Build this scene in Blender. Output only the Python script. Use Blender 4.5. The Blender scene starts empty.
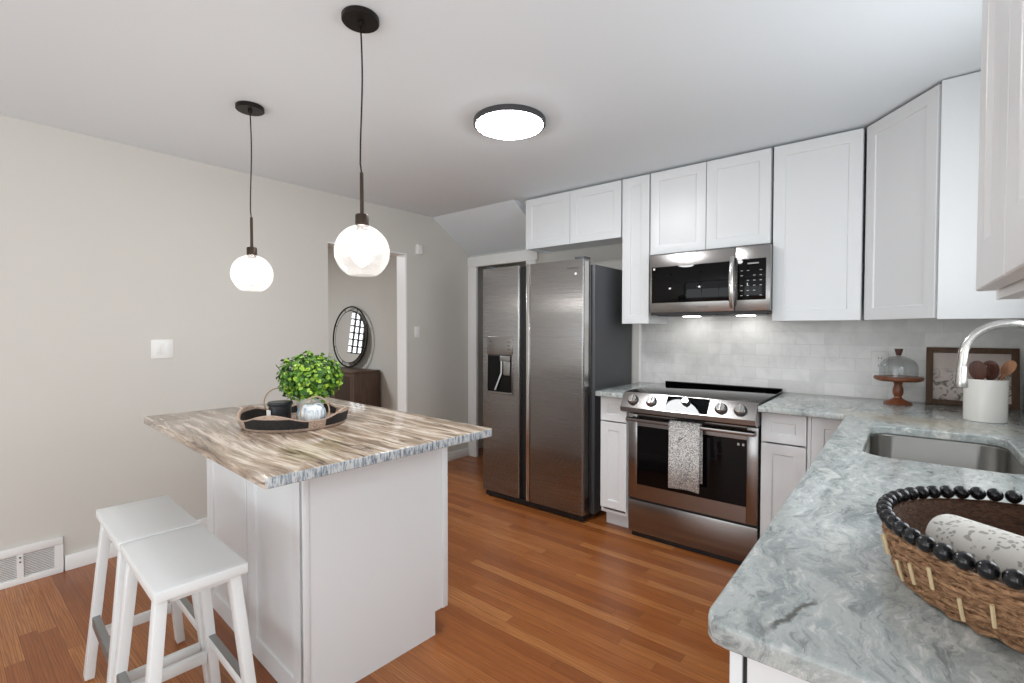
import bpy, bmesh, math, random
from math import sin, cos, pi, radians
from mathutils import Vector, Matrix
random.seed(7)
sc = bpy.context.scene
COL = sc.collection
# ---------------------------------------------------------------- camera
cam_d = bpy.data.cameras.new('camera'); cam = bpy.data.objects.new('camera', cam_d); COL.objects.link(cam)
cam.location = (0, 0, 1.2931)
cam.rotation_euler = (radians(90 - 1.3652), 0, radians(39.3032))
cam_d.sensor_width = 36; cam_d.lens = 481.8 * 36 / 1024; cam_d.clip_start = 0.02
sc.camera = cam
# ---------------------------------------------------------------- world, exposure
w = bpy.data.worlds.new('world'); sc.world = w; w.use_nodes = True
w.node_tree.nodes['Background'].inputs[0].default_value = (0.93, 0.97, 1.0, 1)
w.node_tree.nodes['Background'].inputs[1].default_value = 1.0
sc.view_settings.view_transform = 'Standard'; sc.view_settings.look = 'None'
sc.view_settings.gamma = 1; sc.view_settings.use_curve_mapping = False
sc.view_settings.exposure = 0.16
# ---------------------------------------------------------------- area lamps: daylight at the sink window, plus added unseen fill lights
def area(name, loc, rot, sx, sy, power, col):
    d = bpy.data.lights.new(name, 'AREA'); d.shape = 'RECTANGLE'; d.size = sx; d.size_y = sy
    d.energy = power; d.color = col
    o = bpy.data.objects.new(name, d); COL.objects.link(o); o.location = loc; o.rotation_euler = rot
    return o
COOL = (0.90, 0.955, 1.0)
area('added_rear_fill', (-1.55, -2.72, 1.15), (radians(-90), 0, radians(180)), 3.5, 2.1, 4, COOL)  # fill lamp added at the made-up rear opening
area('added_ceiling_fill', (-1.8, -2.70, .8), (radians(-122), 0, radians(180)), 3.0, 1.2, 20, COOL)  # added lamp, tilted up to brighten the ceiling
area('added_side_fill', (0.50, -1.35, 1.30), (radians(90), 0, radians(90)), 1.7, 1.5, 44, COOL)  # fill lamp added in an unseen opening for light from the right
area('daylight_sink_window', (0.50, 1.75, 1.60), (radians(90), 0, radians(90)), 1.15, 0.9, 12, COOL)
area('added_hall_fill', (-5.4, 1.2, 2.34), (0, 0, 0), .5, .5, 48, (.90, .97, 1))  # unseen lamp added to brighten the hall

# ================================================================ helpers
def finish(name, bm, mats, parent=None, ang=32):
    bmesh.ops.recalc_face_normals(bm, faces=bm.faces)
    me = bpy.data.meshes.new(name); bm.to_mesh(me); bm.free()
    for m in (mats if isinstance(mats, (list, tuple)) else [mats]): me.materials.append(m)
    for p in me.polygons: p.use_smooth = True
    try: me.set_sharp_from_angle(angle=radians(ang))
    except Exception: pass
    o = bpy.data.objects.new(name, me); COL.objects.link(o)
    if parent is not None: o.parent = parent
    return o
def bx(bm, x0, x1, y0, y1, z0, z1, bev=0.0, seg=2, mat=0):
    r = bmesh.ops.create_cube(bm, size=1.0)
    vs = r['verts']
    for v in vs:
        v.co = Vector((x0 + (v.co.x + .5) * (x1 - x0), y0 + (v.co.y + .5) * (y1 - y0), z0 + (v.co.z + .5) * (z1 - z0)))
    fs = set(f for v in vs for f in v.link_faces)
    for f in fs: f.material_index = mat
    if bev > 0:
        es = list(set(e for v in vs for e in v.link_edges))
        r = bmesh.ops.bevel(bm, geom=es, offset=bev, segments=seg, profile=.5, affect='EDGES')
        for f in r['faces']: f.material_index = mat
    return vs
def beam(bm, a, b, wx, wy, up=Vector((0, 0, 1)), bev=0.002, mat=0):
    """rectangular bar between two points"""
    a = Vector(a); b = Vector(b); d = (b - a); L = d.length; d.normalize()
    s = d.cross(Vector(up)); s.normalize() if s.length > 1e-5 else None
    if s.length < 1e-5: s = Vector((1, 0, 0))
    t = s.cross(d).normalized()
    n0 = len(bm.verts)
    bm.verts.ensure_lookup_table()
    r = bmesh.ops.create_cube(bm, size=1.0); vs = r['verts']
    if bev:
        for v in vs: v.co = Vector((v.co.x * wx, v.co.y * wy, v.co.z * L))
        es = list(set(e for v in vs for e in v.link_edges))
        rr = bmesh.ops.bevel(bm, geom=es, offset=bev, segments=2, profile=.5, affect='EDGES')
        allv = set(v for f in rr['faces'] for v in f.verts) | set(v for v in vs if v.is_valid)
    else:
        allv = vs
        for v in vs: v.co = Vector((v.co.x * wx, v.co.y * wy, v.co.z * L))
    mid = (a + b) / 2
    for v in allv: v.co = mid + s * v.co.x + t * v.co.y + d * v.co.z
    for f in set(f for v in allv for f in v.link_faces): f.material_index = mat
def lathe(bm, prof, seg=40, c=(0, 0, 0), mat=0, sx=1.0, sy=1.0, close=False):
    rings = []
    for (r, z) in prof:
        if r < 1e-6: rings.append([bm.verts.new((c[0], c[1], c[2] + z))])
        else: rings.append([bm.verts.new((c[0] + r * sx * cos(2 * pi * i / seg), c[1] + r * sy * sin(2 * pi * i / seg), c[2] + z)) for i in range(seg)])
    pairs = list(zip(rings[:-1], rings[1:]))
    if close: pairs.append((rings[-1], rings[0]))
    for A, B in pairs:
        for i in range(seg):
            j = (i + 1) % seg
            if len(A) == 1 and len(B) == 1: continue
            if len(A) == 1: f = bm.faces.new((A[0], B[i], B[j]))
            elif len(B) == 1: f = bm.faces.new((A[i], A[j], B[0]))
            else: f = bm.faces.new((A[i], A[j], B[j], B[i]))
            f.material_index = mat
def tube(bm, pts, r, seg=12, closed=False, mat=0, flat=1.0):
    pts = [Vector(p) for p in pts]; n = len(pts)
    rad = r if isinstance(r, (list, tuple)) else [r] * n
    prev = None; rings = []
    for i, p in enumerate(pts):
        if closed: d = pts[(i + 1) % n] - pts[i - 1]
        else: d = pts[min(i + 1, n - 1)] - pts[max(i - 1, 0)]
        d.normalize()
        if prev is None:
            s = d.cross(Vector((0, 0, 1)))
            if s.length < 1e-3: s = d.cross(Vector((1, 0, 0)))
        else: s = prev - d * prev.dot(d)
        s.normalize(); prev = s; t = s.cross(d).normalized()
        rings.append([bm.verts.new(p + s * rad[i] * cos(2 * pi * k / seg) + t * rad[i] * flat * sin(2 * pi * k / seg)) for k in range(seg)])
    m = n if closed else n - 1
    for i in range(m):
        A = rings[i]; B = rings[(i + 1) % n]
        for k in range(seg):
            f = bm.faces.new((A[k], A[(k + 1) % seg], B[(k + 1) % seg], B[k])); f.material_index = mat
    if not closed:
        bm.faces.new(list(reversed(rings[0]))).material_index = mat; bm.faces.new(rings[-1]).material_index = mat
def prism(bm, poly, z0, z1, bev=0.0, mat=0):
    a = [bm.verts.new((x, y, z0)) for x, y in poly]; b = [bm.verts.new((x, y, z1)) for x, y in poly]
    n = len(poly); fs = [bm.faces.new(list(reversed(a))), bm.faces.new(b)]
    for i in range(n): fs.append(bm.faces.new((a[i], a[(i + 1) % n], b[(i + 1) % n], b[i])))
    for f in fs: f.material_index = mat
    if bev: bmesh.ops.bevel(bm, geom=list(set(e for f in fs for e in f.edges)), offset=bev, segments=2, profile=.5, affect='EDGES')
def prof_x(bm, yz, x0, x1, mat=0, bev=0):
    """extrude a (y,z) outline along x"""
    a = [bm.verts.new((x0, y, z)) for y, z in yz]; b = [bm.verts.new((x1, y, z)) for y, z in yz]
    n = len(yz); fs = [bm.faces.new(a), bm.faces.new(list(reversed(b)))]
    for i in range(n): fs.append(bm.faces.new((a[i], b[i], b[(i + 1) % n], a[(i + 1) % n])))
    for f in fs: f.material_index = mat
    if bev: bmesh.ops.bevel(bm, geom=list(set(e for f in fs for e in f.edges)), offset=bev, segments=2, profile=.5, affect='EDGES')
def shaker(bm, x0, x1, z0, z1, yf, t=0.019, rail=0.057, rec=0.007, mat=0):
    """shaker door, front face at y = yf looking to -y, thickness t going to +y"""
    e = 0.0015
    def ring(ix, iz, y): return [bm.verts.new(p) for p in ((x0 + ix, y, z0 + iz), (x1 - ix, y, z0 + iz), (x1 - ix, y, z1 - iz), (x0 + ix, y, z1 - iz))]
    R = [ring(0, 0, yf + t), ring(0, 0, yf + e), ring(e, e, yf), ring(rail, rail, yf), ring(rail + .003, rail + .003, yf + .0015), ring(rail + 0.006, rail + 0.006, yf + rec), ring(rail + .008, rail + .008, yf + rec)]
    for A, B in zip(R[:-1], R[1:]):
        for i in range(4): bm.faces.new((A[i], A[(i + 1) % 4], B[(i + 1) % 4], B[i])).material_index = mat
    bm.faces.new(R[-1]).material_index = mat; bm.faces.new(list(reversed(R[0]))).material_index = mat
def rrect(x0, x1, y0, y1, r, n=6):
    out = []
    for cx, cy, a0 in ((x1 - r, y1 - r, 0), (x0 + r, y1 - r, 90), (x0 + r, y0 + r, 180), (x1 - r, y0 + r, 270)):
        for i in range(n + 1):
            a = radians(a0 + 90 * i / n); out.append((cx + r * cos(a), cy + r * sin(a)))
    return out
def slab(name, outlines, z0, z1, mat, parent=None, bev=0.005, edge_noise=0.0):
    """flat stone slab from a 2D filled curve (holes allowed), rounded edges"""
    cu = bpy.data.curves.new(name, 'CURVE'); cu.dimensions = '2D'; cu.fill_mode = 'BOTH'
    cu.extrude = (z1 - z0) / 2 - bev; cu.bevel_depth = bev; cu.bevel_resolution = 3; cu.offset = -bev
    for ol in outlines:
        s = cu.splines.new('POLY'); s.points.add(len(ol) - 1); s.use_cyclic_u = True
        for p, (x, y) in zip(s.points, ol): p.co = (x, y, 0, 1)
    tmp = bpy.data.objects.new(name + '_tmp', cu); COL.objects.link(tmp)
    dg = bpy.context.evaluated_depsgraph_get(); me = bpy.data.meshes.new_from_object(tmp.evaluated_get(dg))
    bpy.data.objects.remove(tmp)
    me.transform(Matrix.Translation((0, 0, (z0 + z1) / 2)))
    bm = bmesh.new(); bm.from_mesh(me); bpy.data.meshes.remove(me)
    bmesh.ops.remove_doubles(bm, verts=bm.verts, dist=1e-5)
    for f in bm.faces: f.material_index = 0
    return finish(name, bm, mat, parent, 40)
def text_part(name, body, size, loc, rot, mat, parent, depth=0.0004, align='CENTER'):
    cu = bpy.data.curves.new(name, 'FONT'); cu.body = body; cu.size = size; cu.extrude = depth; cu.align_x = align; cu.align_y = 'CENTER'
    tmp = bpy.data.objects.new(name + '_tmp', cu); COL.objects.link(tmp)
    dg = bpy.context.evaluated_depsgraph_get(); me = bpy.data.meshes.new_from_object(tmp.evaluated_get(dg))
    bpy.data.objects.remove(tmp)
    me.name = name; me.materials.clear(); me.materials.append(mat)
    o = bpy.data.objects.new(name, me); COL.objects.link(o); o.parent = parent; o.location = loc; o.rotation_euler = rot
    return o
def tag(o, label, cat, group=None, kind=None):
    if label: o['label'] = label
    if cat: o['category'] = cat
    if group: o['group'] = group
    if kind: o['kind'] = kind
    return o
def thing(name, label, cat, loc=(0, 0, 0), rz=0.0, group=None):
    o = bpy.data.objects.new(name, None); COL.objects.link(o); o.empty_display_size = .1
    o.location = loc; o.rotation_euler = (0, 0, rz); return tag(o, label, cat, group)
def struct(name, bm, mat, label, cat):
    o = finish(name, bm, mat); o['kind'] = 'structure'; o['label'] = label; o['category'] = cat; return o

# ================================================================ materials
def srgb(r, g, b):
    def f(c):
        c /= 255; return c / 12.92 if c <= .04045 else ((c + .055) / 1.055) ** 2.4
    return (f(r), f(g), f(b), 1)
def M(name, col, rough=.5, metal=0, spec=.5, **k):
    m = bpy.data.materials.new(name); m.use_nodes = True; b = m.node_tree.nodes['Principled BSDF']
    b.inputs['Base Color'].default_value = col; b.inputs['Roughness'].default_value = rough; b.inputs['Metallic'].default_value = metal
    b.inputs['Specular IOR Level'].default_value = spec
    for kk, v in k.items(): b.inputs[kk.replace('_', ' ')].default_value = v
    return m
class NT:
    def __init__(s, m): s.m = m; s.t = m.node_tree; s.b = s.t.nodes['Principled BSDF']
    def n(s, typ, ins=None, **props):
        nd = s.t.nodes.new(typ)
        for k, v in props.items(): setattr(nd, k, v)
        for k, v in (ins or {}).items():
            if hasattr(v, 'is_linked') or isinstance(v, bpy.types.NodeSocket): s.t.links.new(v, nd.inputs[k])
            else: nd.inputs[k].default_value = v
        return nd
    def math(s, op, a, b=None, c=None):
        ins = {0: a}
        if b is not None: ins[1] = b
        if c is not None: ins[2] = c
        return s.n('ShaderNodeMath', ins, operation=op).outputs[0]
    def pos(s, obj=True):
        return s.n('ShaderNodeTexCoord').outputs['Object'] if obj else s.n('ShaderNodeNewGeometry').outputs['Position']
    def mapping(s, v, scale=(1, 1, 1), rot=(0, 0, 0), loc=(0, 0, 0)):
        return s.n('ShaderNodeMapping', {'Vector': v, 'Scale': scale, 'Rotation': rot, 'Location': loc}).outputs[0]
    def noise(s, v, scale, detail=4, rough=.5, dist=0, out='Fac'):
        return s.n('ShaderNodeTexNoise', {'Vector': v, 'Scale': scale, 'Detail': detail, 'Roughness': rough, 'Distortion': dist}).outputs[out]
    def ramp(s, f, stops, interp='LINEAR'):
        r = s.n('ShaderNodeValToRGB', {'Fac': f}); cr = r.color_ramp; cr.interpolation = interp
        while len(cr.elements) < len(stops): cr.elements.new(.5)
        for e, (p, c) in zip(cr.elements, stops): e.position = p; e.color = c if len(c) == 4 else (*c, 1)
        return r.outputs[0]
    def mix(s, f, a, b, typ='MIX'):
        nd = s.n('ShaderNodeMix', data_type='RGBA', blend_type=typ)
        for i, v in ((0, f), (6, a), (7, b)):
            if isinstance(v, bpy.types.NodeSocket): s.t.links.new(v, nd.inputs[i])
            else: nd.inputs[i].default_value = v
        return nd.outputs[2]
    def to(s, k, v): s.t.links.new(v, s.b.inputs[k])
    def bump(s, h, strength=.2, dist=.01):
        s.to('Normal', s.n('ShaderNodeBump', {'Height': h, 'Strength': strength, 'Distance': dist}).outputs[0])
g = lambda v: (v, v, v, 1)

def paint(name, col, rough=.6):
    m = M(name, col, rough, spec=.3); t = NT(m); p = t.pos(False)
    t.bump(t.noise(p, 220, 3), .04, .002); return m
MAT = {}
MAT['wall'] = paint('wall_paint', srgb(209, 206, 199), .65)
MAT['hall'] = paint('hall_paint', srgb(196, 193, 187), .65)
MAT['ceil'] = paint('ceiling_paint', srgb(230, 236, 240), .8)
MAT['trim'] = M('trim_paint', srgb(236, 236, 234), .35)
MAT['cab'] = M('cabinet_paint', srgb(227, 229, 230), .32)
MAT['dark_gap'] = M('dark_gap', srgb(40, 38, 36), .8)
MAT['stool'] = M('stool_paint', srgb(228, 230, 229), .35)
MAT['white'] = M('white_plastic', srgb(235, 235, 232), .35)
MAT['blackmetal'] = M('black_metal', srgb(34, 30, 28), .4, .6)
MAT['bronze'] = M('dark_bronze', srgb(70, 58, 50), .4, .7)
MAT['ringgrey'] = M('grey_metal_ring', srgb(80, 80, 82), .4, .5)
MAT['blackglass'] = M('black_glass', srgb(8, 8, 9), .02, 0, .2)
MAT['black'] = M('black_plastic', srgb(22, 22, 23), .45)
MAT['fridge_side'] = M('charcoal_side', srgb(78, 79, 82), .5, .2)
MAT['chrome'] = M('chrome', srgb(205, 205, 205), .12, 1)
MAT['nickel'] = M('brushed_nickel', srgb(200, 198, 194), .24, 1)
MAT['plate'] = M('grey_kick_plate', srgb(150, 150, 148), .35, .8)
MAT['vent_dark'] = M('vent_dark', srgb(120, 120, 124), .8)
MAT['ceramic'] = M('white_ceramic', srgb(232, 230, 225), .15)
MAT['candle'] = M('black_candle_jar', srgb(34, 36, 40), .35)
MAT['rattan'] = M('rattan_hoop', srgb(165, 145, 120), .6)
MAT['straw'] = M('pale_straw', srgb(214, 190, 150), .6)
MAT['logo'] = M('dark_lettering', srgb(70, 66, 64), .4)
MAT['logo_l'] = M('pale_lettering', srgb(190, 190, 190), .4)
MAT['beads'] = M('black_beads', srgb(18, 19, 22), .22)
# brushed stainless steel
def steel(name, col, rough, rot=0.25, an=.75):
    m = M(name, col, rough, 1); t = NT(m); p = t.pos()
    n = t.noise(t.mapping(p, (1, 500, 500)), 1.0, 2)
    t.to('Roughness', t.n('ShaderNodeMapRange', {'Value': n, 3: rough - .005, 4: rough + .012}).outputs[0])
    t.b.inputs['Anisotropic'].default_value = an; t.b.inputs['Anisotropic Rotation'].default_value = rot
    t.to('Tangent', t.n('ShaderNodeTangent', direction_type='RADIAL', axis='Z').outputs[0])
    return m
MAT['steel'] = steel('stainless_steel', srgb(146, 143, 141), .27, 0.0, .95)
MAT['steel_r'] = steel('stainless_steel_range', srgb(150, 147, 145), .22, 0.0, .7)
MAT['steel_e'] = M('polished_steel_edge', srgb(205, 203, 200), .2, 1)
MAT['sink'] = steel('sink_steel', srgb(150, 148, 144), .32, .25, .3)
# oak strip floor, boards run along X
def floor_mat():
    m = M('oak_strip_floor', srgb(170, 105, 60), .3, 0, .45); t = NT(m); p = t.pos(False)
    s = t.n('ShaderNodeSeparateXYZ', {0: p}); x, y = s.outputs[0], s.outputs[1]
    ry = t.math('DIVIDE', y, .0575); row = t.math('FLOOR', ry)
    wn = t.n('ShaderNodeTexWhiteNoise', {'W': row}, noise_dimensions='1D').outputs['Value']
    xx = t.math('ADD', t.math('DIVIDE', x, .95), t.math('MULTIPLY', wn, 7.3)); px = t.math('FLOOR', xx)
    cid = t.n('ShaderNodeCombineXYZ', {0: row, 1: px})
    w2 = t.n('ShaderNodeTexWhiteNoise', {'Vector': cid.outputs[0]}, noise_dimensions='2D')
    base = t.ramp(w2.outputs['Value'], [(0, srgb(150, 88, 44)), (.25, srgb(168, 101, 50)), (.55, srgb(180, 111, 56)), (.8, srgb(192, 124, 66)), (1, srgb(208, 143, 84))])
    off = t.n('ShaderNodeVectorMath', {0: p, 1: w2.outputs['Color']}, operation='ADD')
    off2 = t.n('ShaderNodeVectorMath', {0: w2.outputs['Color'], 'Scale': 9.0}, operation='SCALE')
    v = t.n('ShaderNodeVectorMath', {0: p, 1: off2.outputs[0]}, operation='ADD').outputs[0]
    gr = t.noise(t.mapping(v, (1.2, 22, 22)), 2.2, 6, .65, 1.6)
    fine = t.noise(t.mapping(v, (6, 260, 260)), 1.0, 3)
    cath = t.n('ShaderNodeTexWave', {'Vector': t.mapping(v, (1.0, 16, 1)), 'Scale': 2.2, 'Distortion': 9.0, 'Detail': 3, 'Detail Scale': 1.2}, bands_direction='Y').outputs['Fac']
    c = t.mix(t.ramp(gr, [(.3, g(0.0)), (.7, g(.58))]), base, srgb(128, 66, 32))
    c = t.mix(t.ramp(cath, [(.5, g(0)), (.95, g(.48))]), c, srgb(120, 62, 30))
    c = t.mix(t.ramp(fine, [(.35, g(.22)), (.6, g(0))]), c, srgb(110, 58, 30))
    fy = t.math('FRACT', ry); fx = t.math('FRACT', xx)
    gy = t.math('LESS_THAN', t.math('MINIMUM', fy, t.math('SUBTRACT', 1.0, fy)), .014)
    gx = t.math('LESS_THAN', fx, .0016)
    gap = t.math('MAXIMUM', gy, gx)
    c = t.mix(t.math('MULTIPLY', gap, .65), c, srgb(70, 38, 22))
    t.to('Base Color', c)
    t.to('Roughness', t.n('ShaderNodeMapRange', {'Value': gr, 3: .24, 4: .38}).outputs[0])
    t.bump(t.math('SUBTRACT', t.math('MULTIPLY', fine, .2), gap), .15, .002)
    return m
MAT['floor'] = floor_mat()
# island stone: brown / cream streaks along x, blue-grey mottling on faces turned to +x
def island_stone():
    m = M('brown_streaked_stone', g(.5), .12, 0, .5); t = NT(m); p = t.pos()
    wv = t.noise(t.mapping(p, (1.2, 2.0, 2)), 1.6, 2, .5, 0, 'Color')
    v = t.n('ShaderNodeVectorMath', {0: p, 1: t.n('ShaderNodeVectorMath', {0: wv, 'Scale': .09}, operation='SCALE').outputs[0]}, operation='ADD').outputs[0]
    R_ = (0, 0, radians(6))
    a = t.noise(t.mapping(v, (.55, 7, 7), R_), 1.5, 6, .6, .25)
    b = t.noise(t.mapping(v, (1.1, 26, 26), R_), 1.5, 6, .68, .3)
    c = t.ramp(a, [(.30, srgb(132, 112, 94)), (.41, srgb(176, 154, 132)), (.47, srgb(228, 214, 198)), (.51, srgb(184, 164, 142)), (.58, srgb(150, 132, 114)), (.64, srgb(232, 220, 206)), (.74, srgb(168, 146, 124))])
    c = t.mix(t.ramp(b, [(.47, g(0)), (.60, g(.65)), (.7, g(.8))]), c, srgb(118, 100, 84))
    c = t.mix(t.ramp(b, [(.30, g(.6)), (.42, g(0))]), c, srgb(236, 228, 216))
    d = t.noise(t.mapping(v, (1.3, 12, 12), R_, (3, 1, 0)), 1.9, 7, .68, .5)
    c = t.mix(t.ramp(d, [(.57, g(0)), (.64, g(.85))]), c, srgb(88, 70, 58))
    gn = t.n('ShaderNodeSeparateXYZ', {0: t.n('ShaderNodeNewGeometry').outputs['True Normal']}).outputs[0]
    e1 = t.noise(t.mapping(p, (30, 60, 14)), 1.6, 5, .7)
    ec = t.ramp(e1, [(.34, srgb(70, 84, 98)), (.46, srgb(140, 152, 162)), (.56, srgb(206, 210, 212)), (.68, srgb(170, 165, 158))])
    yy = t.n('ShaderNodeSeparateXYZ', {0: p}).outputs[1]
    c = t.mix(t.ramp(gn, [(.55, g(0)), (.75, g(.9))]), c, ec)
    t.to('Base Color', c); return m
MAT['stone_i'] = island_stone()
# kitchen counters: grey-green / white marbled stone
def kitchen_stone():
    m = M('grey_green_stone', g(.5), .1, 0, .5); t = NT(m); p = t.pos()
    wv = t.noise(p, 4.0, 4, .6, 0, 'Color')
    v = t.n('ShaderNodeVectorMath', {0: p, 1: t.n('ShaderNodeVectorMath', {0: wv, 'Scale': .16}, operation='SCALE').outputs[0]}, operation='ADD').outputs[0]
    R_ = (0, 0, radians(-40))
    a = t.noise(t.mapping(v, (4.2, 1.5, 4), R_), 2.0, 10, .68, .3)
    b = t.noise(t.mapping(v, (24, 6, 16), R_), 2.0, 8, .74, .4)
    c = t.ramp(a, [(.32, srgb(120, 128, 128)), (.42, srgb(148, 156, 155)), (.50, srgb(182, 187, 185)), (.57, srgb(158, 166, 165)), (.64, srgb(200, 203, 200)), (.76, srgb(226, 224, 217))])
    c = t.mix(t.ramp(b, [(.37, g(.7)), (.46, g(0))]), c, srgb(112, 117, 116))
    c = t.mix(t.ramp(b, [(.54, g(0)), (.65, g(.65))]), c, srgb(228, 228, 224))
    d = t.noise(t.mapping(v, (4, 2, 4), R_, (4, 7, 0)), 1.5, 9, .72, .6)
    c = t.mix(t.ramp(d, [(.31, g(.8)), (.35, g(0))]), c, srgb(78, 76, 70))
    e = t.noise(t.mapping(v, (1, 1, 1), (0, 0, 0), (9, 2, 0)), 2.2, 4)
    c = t.mix(t.ramp(e, [(.56, g(0)), (.70, g(.5))]), c, srgb(206, 192, 166))
    # one dark vein near the counter's end
    sx = t.n('ShaderNodeSeparateXYZ', {0: t.n('ShaderNodeVectorMath', {0: p, 1: t.n('ShaderNodeVectorMath', {0: t.noise(p, 28, 3, .6, 0, 'Color'), 'Scale': .03}, operation='SCALE').outputs[0]}, operation='ADD').outputs[0]})
    ax, ay, bx_, by_ = -0.135000, 0.696000, -0.096000, 0.819000; LL = math.hypot(bx_ - ax, by_ - ay); ux, uy = (bx_ - ax) / LL, (by_ - ay) / LL
    dx = t.math('SUBTRACT', sx.outputs[0], (ax + bx_) / 2 + .015); dy = t.math('SUBTRACT', sx.outputs[1], (ay + by_) / 2 + .015)
    al = t.math('ABSOLUTE', t.math('ADD', t.math('MULTIPLY', dx, ux), t.math('MULTIPLY', dy, uy)))
    ac = t.math('ABSOLUTE', t.math('SUBTRACT', t.math('MULTIPLY', dx, uy), t.math('MULTIPLY', dy, ux)))
    vm = t.math('MULTIPLY', t.n('ShaderNodeMapRange', {'Value': ac, 1: .0015, 2: .006, 3: .85, 4: 0.0}).outputs[0], t.n('ShaderNodeMapRange', {'Value': al, 1: LL * .35, 2: LL * .6, 3: 1.0, 4: 0.0}).outputs[0])
    c = t.mix(vm, c, srgb(66, 64, 58))
    t.to('Base Color', c)
    return m
MAT['stone_k'] = kitchen_stone()
def tile_mat(along):
    m = M('marble_subway_tile_' + along, g(.7), .22, 0, .5); t = NT(m); p = t.pos(False)
    s = t.n('ShaderNodeSeparateXYZ', {0: p})
    v = t.n('ShaderNodeCombineXYZ', {0: s.outputs[0 if along == 'x' else 1], 1: t.math('SUBTRACT', s.outputs[2], .9)}).outputs[0]
    br = t.n('ShaderNodeTexBrick', {'Vector': v, 'Color1': srgb(228, 227, 224), 'Color2': srgb(210, 209, 206), 'Mortar': srgb(216, 214, 210),
             'Scale': 1.0, 'Mortar Size': .0022, 'Mortar Smooth': .2, 'Bias': -.25, 'Brick Width': .152, 'Row Height': .076})
    cl = t.noise(p, 9, 5, .6, .8)
    c = t.mix(t.ramp(cl, [(.42, g(0)), (.66, g(.3))]), br.outputs[0], srgb(180, 179, 178))
    t.to('Base Color', c); t.bump(t.math('SUBTRACT', 1.0, br.outputs['Fac']), .2, .0015)
    return m
MAT['tile_x'] = tile_mat('x'); MAT['tile_y'] = tile_mat('y')
def wood(name, c1, c2, rough=.45, scale=(30, 30, 3)):
    m = M(name, c1, rough); t = NT(m); p = t.pos()
    n = t.noise(t.mapping(p, scale), 1.5, 6, .65, 1.2)
    t.to('Base Color', t.mix(t.ramp(n, [(.3, g(0)), (.7, g(1))]), c1, c2)); return m
MAT['walnut'] = wood('walnut_console', srgb(98, 78, 66), srgb(72, 54, 44), .45)
MAT['walnut_d'] = M('dark_console_door', srgb(52, 34, 28), .35)
MAT['stand'] = wood('stained_wood_stand', srgb(140, 84, 54), srgb(96, 52, 32), .35)
MAT['frame'] = wood('rustic_frame_wood', srgb(104, 76, 54), srgb(76, 54, 38), .6)
MAT['spoon'] = wood('dark_utensil_wood', srgb(92, 48, 30), srgb(54, 26, 18), .4)
MAT['spoon_l'] = wood('tan_utensil_wood', srgb(176, 124, 84), srgb(140, 90, 58), .45)
MAT['knobwood'] = M('dark_knob_wood', srgb(78, 44, 32), .4)
def weave(name, ca, cb, scale=140, horiz=True, holes=None):
    m = M(name, ca, .8); t = NT(m); p = t.pos()
    s = t.n('ShaderNodeSeparateXYZ', {0: p})
    ang = t.math('MULTIPLY', t.math('ARCTAN2', s.outputs[1], s.outputs[0]), .22)
    v = t.n('ShaderNodeCombineXYZ', {0: ang, 1: s.outputs[2]}).outputs[0]
    n = t.noise(t.mapping(v, (60, 190, 1)), 1.0, 4, .7, 1.5)
    n2 = t.noise(p, scale, 3, .6)
    t.to('Base Color', t.mix(t.ramp(t.math('ADD', t.math('MULTIPLY', n, .7), t.math('MULTIPLY', n2, .3)), [(.38, g(0)), (.6, g(1))]), ca, cb))
    t.bump(n, .9, .006); return m
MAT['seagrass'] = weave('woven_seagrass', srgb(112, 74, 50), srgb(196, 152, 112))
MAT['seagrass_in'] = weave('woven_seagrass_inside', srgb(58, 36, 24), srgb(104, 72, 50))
MAT['tray_tan'] = weave('woven_tray_tan', srgb(150, 122, 104), srgb(214, 190, 172), 300)
MAT['tray_black'] = weave('woven_tray_black', srgb(20, 18, 18), srgb(46, 42, 40), 300)
def speckle():
    m = M('speckled_cotton', g(.8), .9, 0, .1); t = NT(m); p = t.pos()
    n = t.noise(t.mapping(p, (1, .3, 1)), 150, 1, .5, 1.0)
    t.to('Base Color', t.ramp(n, [(.47, srgb(236, 235, 232)), (.50, srgb(84, 86, 88)), (.58, srgb(96, 98, 100)), (.61, srgb(232, 231, 228))])); return m
MAT['speckle'] = speckle()
def leafcloth():
    m = M('leaf_print_cotton', g(.8), .85, 0, .1); t = NT(m); p = t.pos()
    vo = t.n('ShaderNodeTexVoronoi', {'Vector': t.mapping(t.n('ShaderNodeVectorMath', {0: p, 1: t.n('ShaderNodeVectorMath', {0: t.noise(p, 30, 2, .5, 0, 'Color'), 'Scale': .04}, operation='SCALE').outputs[0]}, operation='ADD').outputs[0], (75, 150, 120), (0, 0, radians(25))), 'Scale': 1.0}).outputs['Distance']
    t.to('Base Color', t.mix(t.ramp(vo, [(.30, g(.75)), (.40, g(0))]), srgb(226, 224, 218), srgb(150, 150, 140))); return m
MAT['leafcloth'] = leafcloth()
def leaf_mat():
    m = M('leaf_green', srgb(90, 140, 40), .45); t = NT(m)
    oi = t.n('ShaderNodeNewGeometry').outputs['Random Per Island']
    t.to('Base Color', t.ramp(oi, [(0, srgb(36, 74, 24)), (.35, srgb(70, 118, 34)), (.7, srgb(116, 162, 46)), (1, srgb(176, 208, 74))]))
    t.b.inputs['Subsurface Weight'].default_value = 0.0
    return m
MAT['leaf'] = leaf_mat()
MAT['stem'] = M('plant_stem', srgb(70, 84, 36), .6)
def pumpkin_mat():
    m = M('marbled_pumpkin', g(.7), .25); t = NT(m); p = t.pos()
    n = t.noise(t.mapping(p, (40, 40, 9)), 1.0, 4, .6, .8)
    t.to('Base Color', t.ramp(n, [(.42, srgb(120, 146, 168)), (.52, srgb(205, 214, 220)), (.6, srgb(240, 240, 238))])); return m
MAT['pumpkin'] = pumpkin_mat()
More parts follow.
